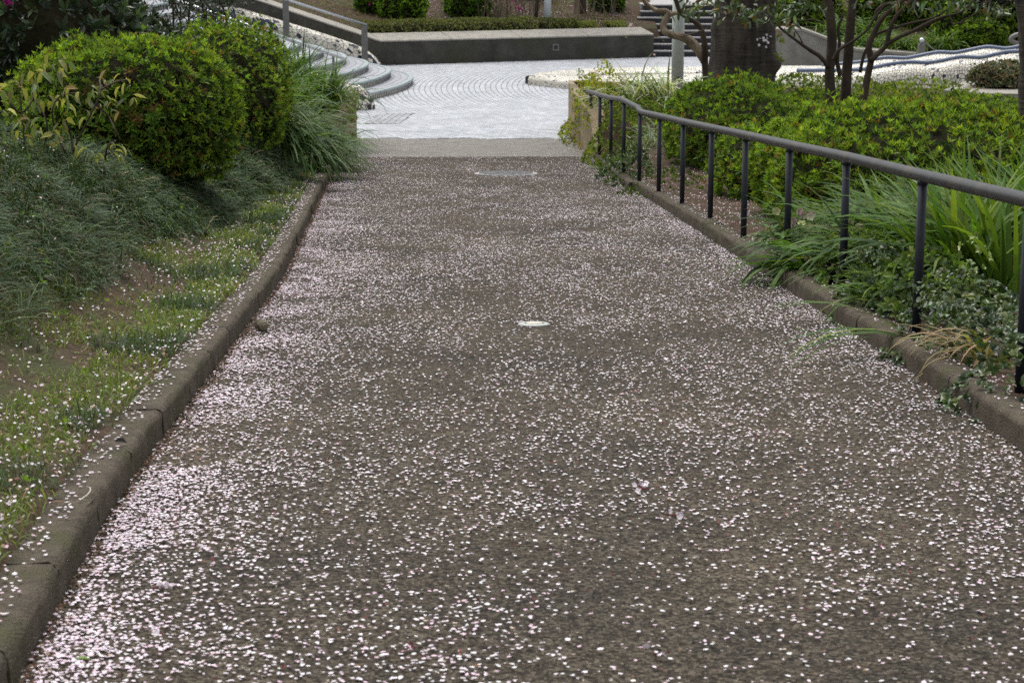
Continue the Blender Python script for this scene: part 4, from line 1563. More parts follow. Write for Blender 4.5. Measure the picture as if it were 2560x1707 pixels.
azalea("azalea_bush", foot(322, 16.3), (.90, .88, .63), 3600, "big rounded bright green azalea bush on the left bank, nearest the path", 101, L=.054, W=.0165, per=7, parts=280, lift=-.02)
azalea("azalea_bush", foot(572, 21.4), (.66, 1.2, .70), 2500, "smaller green azalea bush behind the big rounded one, beside the strappy clumps", 102, parts=60, lift=.0)
azalea("azalea_hedge", foot(2262, 17.3), (1.22, 1.6, .56), 5400, "bright green clipped azalea hedge nearest the handrail on the right", 103, parts=290, p=2.8, L=.064, W=.019, per=7, lift=-.02, wts=(5, 4, 2.5, 1.5, .5))
azalea("azalea_hedge", foot(1825, 24.4), (.78, 1.8, .54), 3000, "green clipped azalea hedge in front of the big cherry trunk", 104, parts=150, p=2.6, L=.070, W=.021, per=7, lift=-.06, wts=(1.5, 3.5, 4, 2, .4))
azalea("azalea_hedge", foot(2050, 25.6), (1.0, 2.2, .30), 2600, "low azalea mass around the feet of the slender stems", 105, p=3.0, L=.07, W=.021, per=7)
azalea("azalea_hedge", foot(2440, 25.0), (1.45, 2.6, .30), 3400, "azalea mass at the far right before the planter slab", 106, p=3.0, L=.07, W=.021, per=7)
azalea("azalea_bush", foot(1905, 20.3), (.45, .9, .40), 900, "leafy azalea skirt over the petals behind the middle handrail posts", 107, L=.072, W=.023, parts=40)

# small-leaved clipped things at the back
BACK = [(.17, .19, .06), (.12, .14, .035), (.22, .24, .07), (.07, .085, .02)]
mbk = 0
T2v, N2v = T2, N2
def back_pt(px, off):
    """Point off metres behind the front face of the back wall."""
    for s in np.linspace(0, 9, 400):
        q = WL[1] + T2v * s + N2v * off
        u = (q[0]) / q[1]
        if 1280 + u * FPX * 1.0 >= px: return q
    return q


def clipped_row(px0, px1, off, depth, h, label, seed, n, pal, wts):
    rr = np.random.default_rng(seed)
    a, b = back_pt(px0, off), back_pt(px1, off)
    o = empty("clipped_hedge", (*((a + b) / 2), .62), label, "hedge")
    Ln = np.linalg.norm(b - a); t = (b - a) / Ln; q = np.array([-t[1], t[0]])
    s = rr.random(n) * Ln
    th = rr.uniform(-.1, math.pi, n)
    hh = h * (.84 + .34 * fbm(s, s * 0, .55, seed % 4))
    oy = -np.cos(th) * depth / 2 * (1 + .12 * rr.normal(0, 1, n)) + depth / 2
    oz = np.abs(np.sin(th)) ** .6 * hh
    P = np.stack([a[0] + t[0] * s + q[0] * oy, a[1] + t[1] * s + q[1] * oy, .60 + oz], 1)
    Nn = norm(np.stack([-q[0] * np.cos(th), -q[1] * np.cos(th) - .2, np.sin(th) + .3], 1) + rr.normal(0, .3, (n, 3)))
    mb = MB()
    rosettes(mb, rel(P, o), Nn, rr, 4, .055, .024, pal, wts, .9)
    mb.build("foliage", M['leaf_dull'], o, kind="stuff")
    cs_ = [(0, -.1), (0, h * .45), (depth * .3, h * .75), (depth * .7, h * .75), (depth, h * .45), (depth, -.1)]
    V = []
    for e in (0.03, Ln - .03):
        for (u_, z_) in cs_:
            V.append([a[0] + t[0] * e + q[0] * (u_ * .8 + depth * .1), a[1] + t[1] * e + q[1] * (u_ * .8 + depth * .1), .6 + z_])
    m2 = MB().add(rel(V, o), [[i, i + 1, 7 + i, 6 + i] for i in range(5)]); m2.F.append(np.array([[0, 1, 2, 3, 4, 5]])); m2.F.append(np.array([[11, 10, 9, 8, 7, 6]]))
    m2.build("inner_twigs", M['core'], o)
    return o


clipped_row(925, 1345, .82, .7, .36, "long low olive clipped hedge on the back wall", 201, 2600, BACK, (3, 3, 2, 1.4))
clipped_row(1360, 1450, .82, .7, .32, "short green clipped hedge below the far lamp post", 202, 700, BACK, (1, 3, 1, 2))
clipped_row(1446, 1494, .82, .55, .25, "pale yellow-green clipped ball right of the far lamp post", 203, 420, [(.26, .29, .07), (.18, .2, .05)], (2, 1))
clipped_row(1522, 1566, .85, .5, .22, "pale yellow-green clipped ball beside the back stairs", 204, 360, [(.27, .30, .08), (.2, .22, .05)], (2, 1))


def back_bush(px, off, r, label, seed, pal, wts, n=600, lift=.0, L=.08, W=.034, cat="shrub"):
    q = back_pt(px, off)
    return azalea("round_bush", (q[0], q[1], float(gz(q[0], q[1])) + lift), r, n, label, seed, L=L, W=W, per=5, pal=pal, wts=wts, zmin=-.5, amp=.12)


G_BR = [(.22, .36, .03), (.13, .24, .025), (.07, .14, .02), (.035, .07, .016)]
back_bush(1013, 2.6, (.58, .5, .46), "bright light green round bush behind the back hedge", 301, G_BR, (4, 3, 1, .5))
back_bush(1170, 2.8, (.55, .5, .46), "darker green round bush behind the middle of the back hedge", 302, G_BR, (.6, 2, 3, 2))
back_bush(935, 3.4, (.45, .4, .42), "dull green bush with magenta flowers above the far stair rail", 303, G_BR, (.3, 1.4, 3, 2))
back_bush(1515, 3.0, (.42, .5, .50), "mid green loose bush left of the back stairs", 304, G_BR, (.8, 2.5, 3, 1.5))
back_bush(1310, 5.0, (.7, .5, .45), "dark low bush behind the far lamp post", 305, G_BR, (.1, .8, 3, 3))
for (px, py, dd) in ((928, 8, 50.5), (958, 18, 50.3), (1297, 20, 51.2), (1285, 3, 51.4)):
    mb = MB(); rr = np.random.default_rng(px)
    c0 = at(px, py, dd)
    o = empty("azalea_flower", c0, {928: "magenta azalea flower beside the bright green bush", 958: "pink azalea flower low beside the bright green bush", 1297: "magenta flower among bare twigs left of the far lamp post", 1285: "upper magenta flower among bare twigs at the top edge"}[px], "flower")
    for k in range(5):
        blossom(mb, rr.normal(0, .04, 3), rr, s=.036, col=(.38, .03, .20))
    mb.build("petals", M['petal'], o)


# thin bare trunks and twig thickets on the back bank
def thin_trunk(px, off, r, label, mat, lean=0.0):
    q = back_pt(px, off)
    z0 = float(gz(q[0], q[1]))
    o = empty("young_tree", (q[0], q[1], z0), label, "tree")
    P = smooth_line(np.array([(0, 0, -.1), (lean * .3, 0, .6), (lean * .7, 0, 1.4), (lean, 0, 2.6)]), 14)
    add_tube(MB(), P, np.linspace(r, r * .75, len(P)), 10, True, .06, int(px)).build("trunk", M[mat], o, smooth=True)
    rr = np.random.default_rng(int(px)); mb = MB(); tips = []
    for k in range(4):
        branch_set(mb, (lean, 0, 2.5), (math.cos(k * 1.6), math.sin(k * 1.6), .9), 1.8, r * .5, 1, rr, tips)
    mb.build("limbs", M[mat], o, smooth=True)
    mb = MB()
    crown_leaves(mb, tips, rr, 26, .35, .13, .07, [(.05, .09, .02), (.09, .14, .03)], (1, 1))
    mb.build("crown", M['leaf_dull'], o, kind="stuff")


thin_trunk(1437, 2.0, .065, "tan slim trunk right of the far lamp post", 'bark_pale')
thin_trunk(1453, 2.6, .095, "dark trunk just right of the tan one behind the far hedge", 'bark_stem', .05)
thin_trunk(1338, 2.4, .05, "thin dark trunk left of the far lamp post", 'bark_cherry', .1)
thin_trunk(908, 3.6, .09, "dark trunk behind the far stair handrail", 'bark_cherry', -.1)


def thicket(px0, px1, off, n, label, seed, mat='twig_grey', h=(.5, 1.1)):
    rr = np.random.default_rng(seed)
    c0 = back_pt((px0 + px1) / 2, off)
    o = empty("bare_shrub", (c0[0], c0[1], float(gz(*c0))), label, "shrub")
    mb = MB()
    for k in range(n):
        q = back_pt(rr.uniform(px0, px1), off + rr.uniform(-.5, 1.2))
        z = float(gz(*q))
        hgt = rr.uniform(*h)
        d = norm([rr.normal(0, .28), rr.normal(0, .28), 1])
        P = np.array([[q[0], q[1], z - .05], np.array([q[0], q[1], z]) + d * hgt * .5, np.array([q[0], q[1], z]) + (d + rr.normal(0, .12, 3)) * hgt])
        add_tube(mb, rel(P, o), [.012, .009, .005], 5)
    mb.build("twigs", M[mat], o, kind="stuff")
    m2 = MB()
    P = np.array([[*(back_pt(rr.uniform(px0, px1), off + rr.uniform(-.5, 1.2))), rr.uniform(.9, 1.6)] for _ in range(n * 2)])
    A = norm(rr.normal(0, 1, P.shape))
    leaf4(m2, rel(P, o), A, norm(rr.normal(0, 1, P.shape) + [0, 0, 1]), .07, .035, pick(len(P), [(.12, .17, .04), (.07, .11, .03)], [1, 1]))
    m2.build("leaves", M['leaf_dull'], o, kind="stuff")


thicket(1205, 1275, 2.2, 46, "bare brown twiggy shrub behind the middle of the back hedge", 401)
thicket(1275, 1350, 2.6, 26, "sparse twiggy shrub with a few leaves left of the far lamp post", 402)
thicket(1465, 1545, 2.2, 26, "twiggy leafy shrub between slim trunks and back stairs", 403)
#@PLANTS2
# ================================================================== strap-leaved clumps, grasses, flowers
S_DARK = [(.065, .135, .025), (.095, .18, .030), (.042, .090, .020), (.17, .22, .05)]
S_GREY = [(.095, .165, .045), (.065, .125, .030), (.21, .27, .13), (.045, .09, .022)]
S_FRESH = [(.11, .20, .025), (.075, .15, .022), (.17, .25, .04), (.05, .10, .02)]


def clump(name, loc, n, rad, L, W, label, seed, pal, wts=(3, 3, 2, 1), az=None, spread=3.14, e0=(1.15, .25), bend=(1.7, .4), parts=0, segs=6, tip=None, group=None, cat="plant"):
    """Tuft of arching strap leaves; parts of them are single leaf objects."""
    rr = np.random.default_rng(seed)
    o = empty(name, loc, label, cat, group)
    L0, L1 = L

    def params(m):
        a = rr.random(m) * 6.283 if az is None else az + np.clip(rr.normal(0, spread * .5, m), -spread, spread)
        r_ = rad * np.sqrt(rr.random(m)); t_ = rr.random(m) * 6.283
        P = np.stack([r_ * np.cos(t_), r_ * np.sin(t_), np.zeros(m)], 1)
        P[:, 2] = gz(P[:, 0] + loc[0], P[:, 1] + loc[1]) - loc[2] - .015
        return P, a, rr.normal(*e0, m), np.clip(rr.normal(*bend, m), .3, 3.2), rr.uniform(L0, L1, m), W * rr.uniform(.75, 1.25, m)
    mb = MB()
    P, a, e, b, l_, w_ = params(max(1, n - parts))
    blades(mb, P, a, e, b, l_, w_, pick(len(P), pal, wts), segs, .25, tip)
    mb.build("leaves", M['strap'], o, kind="stuff")
    if parts:
        protos = []
        for k in range(12):
            m1 = MB()
            ee, bb = rr.normal(*e0), float(np.clip(rr.normal(*bend), .3, 3.0))
            blades(m1, np.zeros((1, 3)), 0.0, ee, bb, 1.0, W / ((L0 + L1) / 2), pick(1, pal, wts), segs + 2, .25, tip)
            me = m1.data("leaf"); me.materials.append(M['strap']); protos.append(me)
        P, a, e, b, l_, w_ = params(parts)
        for i in range(parts):
            inst("leaf", protos[rr.integers(12)], P[i] + np.array(loc), (0, 0, a[i]), float(l_[i]), o)
    return o


def gp(px, D, dz=0.0):
    x = float(at(px, 400, D)[0])
    return (x, float(D), float(gz(x, D)) + dz)


# left, drooping over the kerb end and along the bed
clump("strappy_clump", gp(655, 22.6), 300, .34, (.80, 1.25), .036, "large silvery strap-leaved clump drooping beside the second azalea bush", 501, S_GREY, (3, 3, 2, 2), az=-.9, spread=1.3, e0=(1.0, .25), bend=(2.0, .35), parts=130)
clump("strappy_clump", gp(728, 24.2), 280, .36, (.80, 1.2), .034, "drooping strap-leaved clump in the middle of the left row, reaching to the kerb", 502, S_GREY, (2, 3, 1.5, 2), az=-.7, spread=1.5, e0=(1.05, .25), bend=(2.0, .35), parts=90)
clump("strappy_clump", gp(775, 25.6), 230, .28, (.65, 1.0), .032, "green strap-leaved clump spilling over the left kerb end onto the path", 503, S_DARK, az=-.75, spread=.9, e0=(.8, .25), bend=(1.7, .3), parts=60)
clump("strappy_clump", gp(690, 26.6), 300, .5, (.90, 1.3), .034, "green strap-leaved clump behind the drooping ones, left bed", 504, S_DARK, e0=(1.1, .25), bend=(1.6, .4), parts=40)
clump("strappy_clump", gp(782, 29.2), 300, .45, (.75, 1.1), .034, "green strappy mass on top of the left bed near the wall end", 505, S_DARK, e0=(1.1, .3), bend=(1.7, .4), parts=30)
clump("strappy_clump", gp(690, 30.4), 300, .55, (.85, 1.3), .032, "upright strappy clump in the left bed just below the stair handrail", 506, S_DARK, e0=(1.3, .2), bend=(1.2, .5))
clump("strappy_clump", gp(795, 30.3), 300, .34, (.5, .8), .016, "short strappy tuft at the far corner of the left bed", 507, S_FRESH, e0=(1.1, .3), bend=(1.7, .4))
# right, behind the railing
RLAB = ["tall strap-leaved clump by the nearest full handrail post", "dense strap-leaved clump at the right edge behind the rail", "broad arching strap-leaved clump under the middle of the rail",
        "strap-leaved clump in front of the near azalea hedge", "silvery arching leaves at the foot of the near azalea hedge, far right", "strap-leaved clump left of the hellebore flowers, hanging over the kerb"]
clump("strappy_clump", gp(2450, 11.2), 240, .26, (.65, 1.0), .033, RLAB[0], 511, S_FRESH, az=2.2, spread=2.2, e0=(1.25, .22), bend=(1.15, .45), parts=90)
clump("strappy_clump", gp(2585, 12.0), 340, .30, (.70, 1.05), .027, RLAB[1], 512, S_FRESH, az=2.6, spread=2.0, e0=(1.25, .22), bend=(1.2, .5), parts=90)
clump("strappy_clump", gp(2330, 12.7), 260, .30, (.65, 1.0), .033, RLAB[2], 513, S_DARK, az=2.9, spread=1.4, e0=(1.0, .25), bend=(1.4, .4), parts=90)
clump("strappy_clump", gp(2240, 14.2), 280, .30, (.60, .9), .024, RLAB[3], 514, S_GREY, az=3.0, spread=1.6, e0=(.95, .25), bend=(1.5, .4), parts=50)
clump("strappy_clump", gp(2470, 13.9), 300, .34, (.65, .95), .024, RLAB[4], 515, S_GREY, az=2.9, spread=1.6, e0=(1.05, .25), bend=(1.4, .4), parts=50)
clump("strappy_clump", gp(2030, 13.0), 70, .13, (.38, .66), .026, RLAB[5], 516, S_DARK, az=3.5, spread=.9, e0=(.65, .22), bend=(1.45, .3), parts=60)
clump("grass_tuft", gp(2128, 10.45), 150, .13, (.14, .26), .011, "light green leafy tuft flopping over the right kerb", 517, S_FRESH, (3, 1, 3, .4), az=3.4, spread=1.3, e0=(.7, .35), bend=(1.7, .5), parts=60)
clump("strappy_clump", gp(2305, 9.75), 7, .05, (.75, .95), .022, "two or three long blades stretched from the bed across the right kerb", 518, S_FRESH, az=3.55, spread=.25, e0=(.42, .1), bend=(.95, .12), parts=3)
clump("dry_tuft", gp(2480, 8.95), 46, .10, (.30, .5), .013, "yellowing half dry tuft of blades beside the nearest handrail post", 519, [(.26, .24, .09), (.20, .22, .07), (.32, .22, .12), (.16, .2, .05)], az=3.3, spread=1.5, e0=(.9, .3), bend=(1.8, .4), parts=24, tip=(.36, .24, .14))
clump("weed_tuft", (1.885, 9.42, float(pz(9.42))), 14, .02, (.04, .08), .007, "tiny weed at the foot of the right kerb joint", 520, S_FRESH, e0=(.9, .3), bend=(.8, .3))
for k, (yy, lab) in enumerate(((12.2, "small grass weed growing where left kerb meets path, nearer the stones"), (14.6, "small grass weed at the left kerb foot, farther up the path"), (5.0, "leafy weed at the left kerb foot in the bottom corner"))):
    clump("weed_tuft", (float(xl(yy)) + .015, yy, float(pz(yy))), 26, .04, (.06, .13), .007, lab, 530 + k, [(.18, .24, .04), (.12, .2, .03)], (1, 1), az=0, spread=1.2, e0=(1.0, .3), bend=(1.0, .4))
clump("strappy_clump", gp(2215, 12.5), 170, .24, (.45, .7), .032, "dark green arching blades behind the second full handrail post", 521, S_DARK, az=2.6, spread=1.8, e0=(.85, .25), bend=(1.5, .35), parts=60)
clump("strappy_clump", gp(2262, 11.0), 110, .18, (.34, .52), .024, "short green blades rising from the dark ground cover", 522, S_FRESH, az=2.4, spread=2.2, e0=(.95, .3), bend=(1.6, .4), parts=40)
clump("strappy_clump", gp(2090, 14.4), 170, .26, (.45, .7), .030, "green arching clump behind the pink hellebore", 523, S_DARK, az=3.1, spread=1.5, e0=(1.0, .25), bend=(1.5, .4), parts=40)
# far end of the right bed
clump("striped_clump", gp(1618, 29.6, .0), 360, .45, (.75, 1.15), .030, "pale striped fountain of blades left of the white lamp post", 541, [(.44, .48, .34), (.20, .27, .10), (.52, .55, .44), (.12, .18, .06)], (3, 2, 3, 1.5), e0=(1.15, .25), bend=(1.9, .4), parts=60)
clump("striped_clump", gp(1735, 31.9, .0), 120, .3, (.35, .6), .016, "small striped tuft right of the white lamp post", 542, [(.30, .34, .2), (.14, .2, .07), (.4, .42, .3), (.10, .16, .05)], e0=(1.15, .25), bend=(1.7, .4))
clump("striped_clump", gp(1628, 26.2), 170, .35, (.35, .55), .013, "low silvery striped tuft behind the kinked part of the handrail", 543, [(.36, .40, .28), (.16, .22, .08), (.42, .45, .35), (.10, .16, .05)], (3, 2, 2, 2), e0=(1.0, .25), bend=(1.8, .4), parts=30)
clump("strappy_clump", gp(1512, 25.9), 26, .05, (.3, .5), .012, "drooping tuft over the far right kerb near the wall end", 544, S_FRESH, az=-2.4, spread=.7, e0=(.7, .3), bend=(1.9, .3))


# ---- leafy ground cover
def cover(name, px, D, rx, ry, h, n, label, seed, pal, wts, L=.03, W=.02, mat='leaf_gloss', hang=None, per=5, cat="plant"):
    rr = np.random.default_rng(seed)
    loc = gp(px, D)
    o = empty(name, loc, label, cat)
    a = rr.random(n) * 6.283; r_ = np.sqrt(rr.random(n))
    x = r_ * np.cos(a) * rx; y = r_ * np.sin(a) * ry
    top_ = h * (1 - r_ ** 2.5) * (.55 + .9 * fbm(x + loc[0], y + loc[1], .3, seed % 5))
    z = gz(x + loc[0], y + loc[1]) - loc[2] + top_ * np.where(rr.random(n) < .7, 1.0, rr.random(n)) + .015
    P = np.stack([x, y, z], 1)
    N = norm(np.stack([x / rx * .8, y / ry * .8 - .25, np.full(n, .8)], 1) + rr.normal(0, .35, (n, 3)))
    mb = MB()
    rosettes(mb, P, N, rr, per, L, W, pal, wts, .95, leaf8 if D < 15 else leaf4)
    if hang:
        m = hang[0]
        s = rr.random(m)
        hx = rr.uniform(hang[1], hang[2], m); hy = rr.uniform(hang[3], hang[4], m); hz = hang[5] - s ** 1.3 * hang[6]
        Ph = np.stack([hx, hy, hz], 1) - np.array(loc)
        rosettes(mb, Ph, norm(rr.normal(0, .5, (m, 3)) + [hang[7], -.4, .5]), rr, 4, L, W, pal, wts, .95, leaf4)
    mb.build("foliage", M[mat], o, kind="stuff")
    return o


VINCA = [(.060, .10, .036), (.090, .135, .045), (.035, .060, .024), (.17, .20, .08)]
cover("vinca_patch", 2215, 11.2, .34, .62, .26, 420, "dark oval-leaved ground cover between the two middle handrail posts", 601, VINCA, (3, 3, 2, 1), L=.036, W=.024)
cover("vinca_patch", 2440, 9.55, .42, .75, .26, 620, "dark oval-leaved ground cover beside the nearest handrail post", 602, VINCA, (3, 3, 2, 1), L=.036, W=.024)
cover("vinca_patch", 2570, 8.2, .34, .5, .22, 260, "oval-leaved ground cover at the right edge of the view", 603, VINCA, (3, 3, 2, 1), L=.036, W=.024)
cover("leafy_mound", 2140, 12.0, .26, .6, .28, 260, "mid green leafy plants filling the bed behind the second handrail post", 616, [(.10, .17, .035), (.15, .23, .04), (.06, .10, .025)], (3, 2, 2), L=.055, W=.024, mat='leaf')
cover("leafy_mound", 2330, 10.7, .34, .6, .32, 300, "mid green leafy plants below the tall strap leaves", 617, [(.10, .17, .035), (.15, .23, .04), (.06, .10, .025)], (3, 2, 2), L=.055, W=.024, mat='leaf')
cover("leafy_sprig", 2440, 10.0, .16, .16, .42, 34, "light green leafy sprig standing above the dark ground cover", 604, [(.22, .30, .06), (.16, .24, .05)], (1, 1), L=.040, W=.02)
cover("pachysandra", 1560, 23.8, .34, 1.1, .34, 420, "glossy dark leafy ground cover behind the far handrail posts", 605, [(.06, .10, .035), (.10, .16, .04), (.16, .22, .06), (.03, .055, .02)], (3, 2, 1.4, 2), L=.05, W=.024)
cover("trailing_shrub", 1462, 31.0, .42, 1.9, .42, 620, "yellow-green trailing shrub covering the right wall end", 606, [(.30, .33, .03), (.18, .25, .03), (.09, .14, .025), (.36, .26, .03)], (3, 3, 2, 1), L=.045, W=.02, mat='leaf',
      hang=(260, .93, 1.15, 28.2, 31.2, .78, .38, -.7))
cover("yellow_sprig", 1515, 29.8, .40, .8, .58, 420, "fresh yellow-green shoots beside the end of the handrail", 607, [(.40, .42, .03), (.26, .33, .03), (.42, .26, .03)], (3, 3, .7), L=.042, W=.02, mat='leaf')
cover("trailing_shrub", 852, 29.9, .24, 1.3, .34, 420, "olive trailing plant hanging over the left wall end", 608, [(.24, .25, .05), (.15, .18, .04), (.08, .11, .025), (.2, .15, .05)], (3, 3, 2, 1), L=.042, W=.02, mat='leaf',
      hang=(190, -2.52, -2.36, 29.6, 31.2, .76, .42, .7))
cover("leafy_mound", 1530, 27.2, .42, 1.3, .50, 620, "green leafy mound among the last handrail posts", 612, [(.13, .19, .03), (.20, .27, .035), (.07, .11, .025), (.28, .30, .04)], (3, 2, 2, 1), L=.055, W=.024, mat='leaf')
cover("leafy_mound", 1600, 28.0, .5, .9, .28, 420, "green leafy mound below the pale striped fountain", 613, [(.12, .18, .03), (.18, .25, .035), (.07, .11, .025)], (3, 2, 2), L=.055, W=.024, mat='leaf')
cover("bed_fringe", 2040, 31.9, 1.5, 1.5, .30, 520, "leafy fringe between the slender stems and the mosaic bench", 614, [(.13, .19, .03), (.20, .27, .035), (.07, .11, .025)], (3, 2, 2), L=.07, W=.028, mat='leaf')
cover("bed_fringe", 2300, 30.9, 1.1, 1.9, .26, 460, "leafy fringe before the big navy triangle of the mosaic bench", 615, [(.15, .21, .03), (.22, .29, .035), (.07, .11, .025)], (3, 2, 2), L=.07, W=.028, mat='leaf')
cover("low_weeds", 1650, 21.6, .5, .9, .16, 160, "low weeds on petal-strewn soil behind the middle posts", 609, [(.09, .14, .03), (.06, .09, .02)], (1, 1), L=.04, W=.02, mat='leaf')
# shrub on the planter slab
azalea("variegated_shrub", (float(at(2500, 215, 31.8)[0]), 31.9, .72), (.46, .55, .24), 700, "dense grey-green rusty-tipped shrub on the pale planter slab", 610, L=.05, W=.024, per=5, pal=[(.14, .17, .09), (.22, .24, .14), (.08, .11, .05), (.30, .20, .12)], wts=(3, 2, 2, 1), mat='leaf_gloss', zmin=-.3)
clump("young_shoot", (float(at(2395, 240, 29.8)[0]), 29.8, float(gz(6.6, 29.8))), 26, .05, (.35, .55), .035, "leafy upright shoot in front of the planter slab", 611, S_FRESH, e0=(1.2, .25), bend=(.9, .4))

# hellebores: nodding cup flowers over palmate leaves
def hellebore(px, D, label, seed, nfl, col):
    rr = np.random.default_rng(seed)
    loc = gp(px, D)
    o = empty("hellebore", loc, label, "plant")
    n = 60
    a = rr.random(n) * 6.283; r_ = np.sqrt(rr.random(n)) * .24
    P = np.stack([r_ * np.cos(a), r_ * np.sin(a), .08 + .16 * rr.random(n)], 1)
    mb = MB()
    rosettes(mb, P, norm(np.stack([np.cos(a) * .4, np.sin(a) * .4, np.full(n, 1.)], 1)), rr, 6, .085, .028, [(.09, .15, .04), (.06, .10, .03), (.15, .2, .06)], (3, 2, 1), .98, leaf8)
    mb.build("foliage", M['leaf_dull'], o, kind="stuff")
    for k in range(nfl):
        a_ = rr.random() * 6.283; q = rr.uniform(.03, .24)
        c = np.array([q * math.cos(a_), q * math.sin(a_) - .03, rr.uniform(.22, .36)])
        up = norm(rr.normal(0, .5, 3) + [0, -.9, -.2])
        u = norm(np.cross(up, [0, .2, 1])); w = np.cross(up, u)
        A = np.array([u * math.cos(t) + w * math.sin(t) + up * .55 for t in np.arange(5) * 1.2566 + rr.random()])
        m1 = MB()
        cc = np.array(col[rr.integers(len(col))])
        leaf8(m1, np.zeros((5, 3)) + c, norm(A), np.repeat(-up[None], 5, 0), .036, .034, pick(5, [cc], [1], .08), fold=.1, droop=.05)
        m1.build("flower", M['petal'], o)
        add_tube(MB(), [(c[0] * .3, c[1] * .3, 0), (c[0] * .8, c[1] * .8, c[2] * .8), c + [0, 0, .012]], [.004, .003, .0025], 5).build("stalk", M['grass_stalk'], o)


M['grass_stalk'] = mat_plain("green_stalk", (.16, .22, .06), (.10, .15, .04), 20, .6)
HC = [(.50, .52, .24), (.58, .52, .38), (.62, .46, .44), (.44, .48, .18)]
hellebore(1995, 13.6, "hellebore with pale pink and cream nodding flowers beside the kerb clump", 701, 12, HC)
hellebore(2160, 12.9, "hellebore with yellow-green flowers between the middle posts", 702, 14, [(.48, .52, .16), (.56, .56, .28), (.60, .50, .36)])
hellebore(2215, 12.2, "low hellebore with fading green flowers below the arching leaves", 703, 7, [(.44, .48, .18), (.58, .5, .38)])
hellebore(2500, 12.0, "hellebore with dull pink flowers amid the tall strap leaves, far right", 704, 5, [(.5, .36, .30), (.45, .40, .25)])

# ---- half withered shrub in front of the big azalea: every big leaf is a part
ws = empty("withered_shrub", gp(165, 13.6), "half withered shrub with drooping olive and yellow leaves before the big azalea", "shrub")
rr = np.random.default_rng(900)
WD = 13.6
W_ST = [[(62, 425), (60, 350), (55, 290), (48, 220), (42, 210)], [(53, 285), (75, 262), (85, 230), (84, 190)], [(53, 285), (35, 270), (20, 240), (5, 228)],
        [(188, 415), (183, 380), (210, 320), (240, 260), (252, 225), (248, 200)], [(188, 415), (160, 375), (140, 330), (130, 280), (150, 240), (200, 232)], [(183, 380), (175, 330), (165, 300)],
        [(62, 425), (40, 440), (15, 455)], [(240, 262), (270, 290), (290, 330), (300, 350)], [(110, 430), (110, 370), (118, 310), (90, 250)], [(155, 440), (150, 410), (142, 390)], [(252, 225), (290, 205), (320, 200)], [(262, 400), (270, 365), (290, 352)]]
for pts in W_ST:
    P = smooth_line(np.array([at(px, py, WD + .15 * math.sin(px * .7 + py * .05)) for px, py in pts]), 12)
    add_tube(MB(), rel(P, ws), np.linspace(.0075, .004, len(P)), 6, True, .1, int(pts[0][0])).build("stem", M['twig'], ws, smooth=True)
wl_p = []
for k in range(16):
    m1 = MB()
    c = [(.15, .19, .07), (.10, .14, .06), (.26, .27, .07), (.17, .17, .06), (.24, .17, .09), (.12, .16, .08), (.32, .32, .10), (.13, .14, .10)][k % 8]
    leaf8(m1, np.zeros((1, 3)), np.array([[1., 0, 0]]), np.array([[0, 0, 1.]]), 1.0, .26 + .08 * (k % 3), np.array([c]) * rr.uniform(1.1, 1.7), fold=.2 if k % 2 else .35, droop=.25 + .12 * (k % 4))
    me = m1.data("leaf"); me.materials.append(M['leaf_dull']); wl_p.append(me)
LEAF_AT = [(45, 208, 3), (20, 225, 4), (5, 235, 5), (30, 215, 3), (75, 190, 5), (95, 180, 6), (120, 165, 5), (140, 150, 5), (150, 180, 5), (80, 240, 4), (105, 255, 5), (60, 300, 5), (45, 300, 4), (90, 300, 4), (110, 320, 5),
           (50, 345, 5), (75, 350, 5), (130, 240, 5), (160, 235, 6), (185, 225, 5), (170, 260, 5), (215, 240, 4), (240, 225, 6), (255, 205, 5), (270, 245, 5), (285, 265, 4), (250, 265, 5), (225, 280, 4), (160, 300, 5), (135, 340, 5), (120, 360, 5),
           (150, 370, 4), (175, 345, 4), (300, 205, 4), (320, 210, 4), (335, 230, 3), (295, 358, 5), (285, 365, 3), (310, 378, 3), (240, 385, 4), (215, 370, 4), (190, 400, 4), (265, 395, 3), (60, 390, 3), (90, 400, 4), (10, 270, 4), (40, 330, 3)]
for px, py, n in LEAF_AT:
    for k in range(n):
        p = at(px + rr.normal(0, 10), py + rr.normal(0, 9), WD + rr.normal(0, .12))
        p[2] = max(p[2], float(gz(p[0], p[1])) + .05)
        inst("leaf", wl_p[rr.integers(16)], p, (rr.normal(0, .5), rr.uniform(-.2, 1.25), rr.random() * 6.283), rr.uniform(.045, .115), ws)

# ---- dark shrubs top left
RH = [(.045, .075, .035), (.030, .052, .025), (.075, .11, .05), (.02, .034, .017)]
azalea("rhododendron", foot(95, 20.6, -.05), (1.15, .8, 1.05), 700, "dark broad-leaved rhododendron behind the big azalea, top left", 801, L=.15, W=.048, per=6, pal=RH, wts=(3, 3, 1.5, 2), mat='leaf_gloss', zmin=-.8, amp=.25, parts=0)
azalea("evergreen_shrub", foot(300, 22.6, -.05), (.75, .7, .78), 620, "dark loose evergreen shrub above the rear of the big azalea", 802, L=.12, W=.045, per=5, pal=RH, wts=(2, 3, 2, 2), mat='leaf_gloss', zmin=-.8, amp=.25)
cover("yellow_flower_shrub", 350, 26.0, .40, .4, .62, 150, "small yellow-flowering shrub left of the dark fern-leaved bush", 803, [(.45, .42, .10), (.24, .27, .06), (.12, .16, .04)], (3, 2, 2), L=.07, W=.035, mat='leaf', cat="shrub")
nd = empty("fern_leaf_shrub", foot(500, 26.8), "dark fine-leaved shrub on thin bare stems before the stair handrail", "shrub")
rr = np.random.default_rng(805)
tips = []
mb = MB()
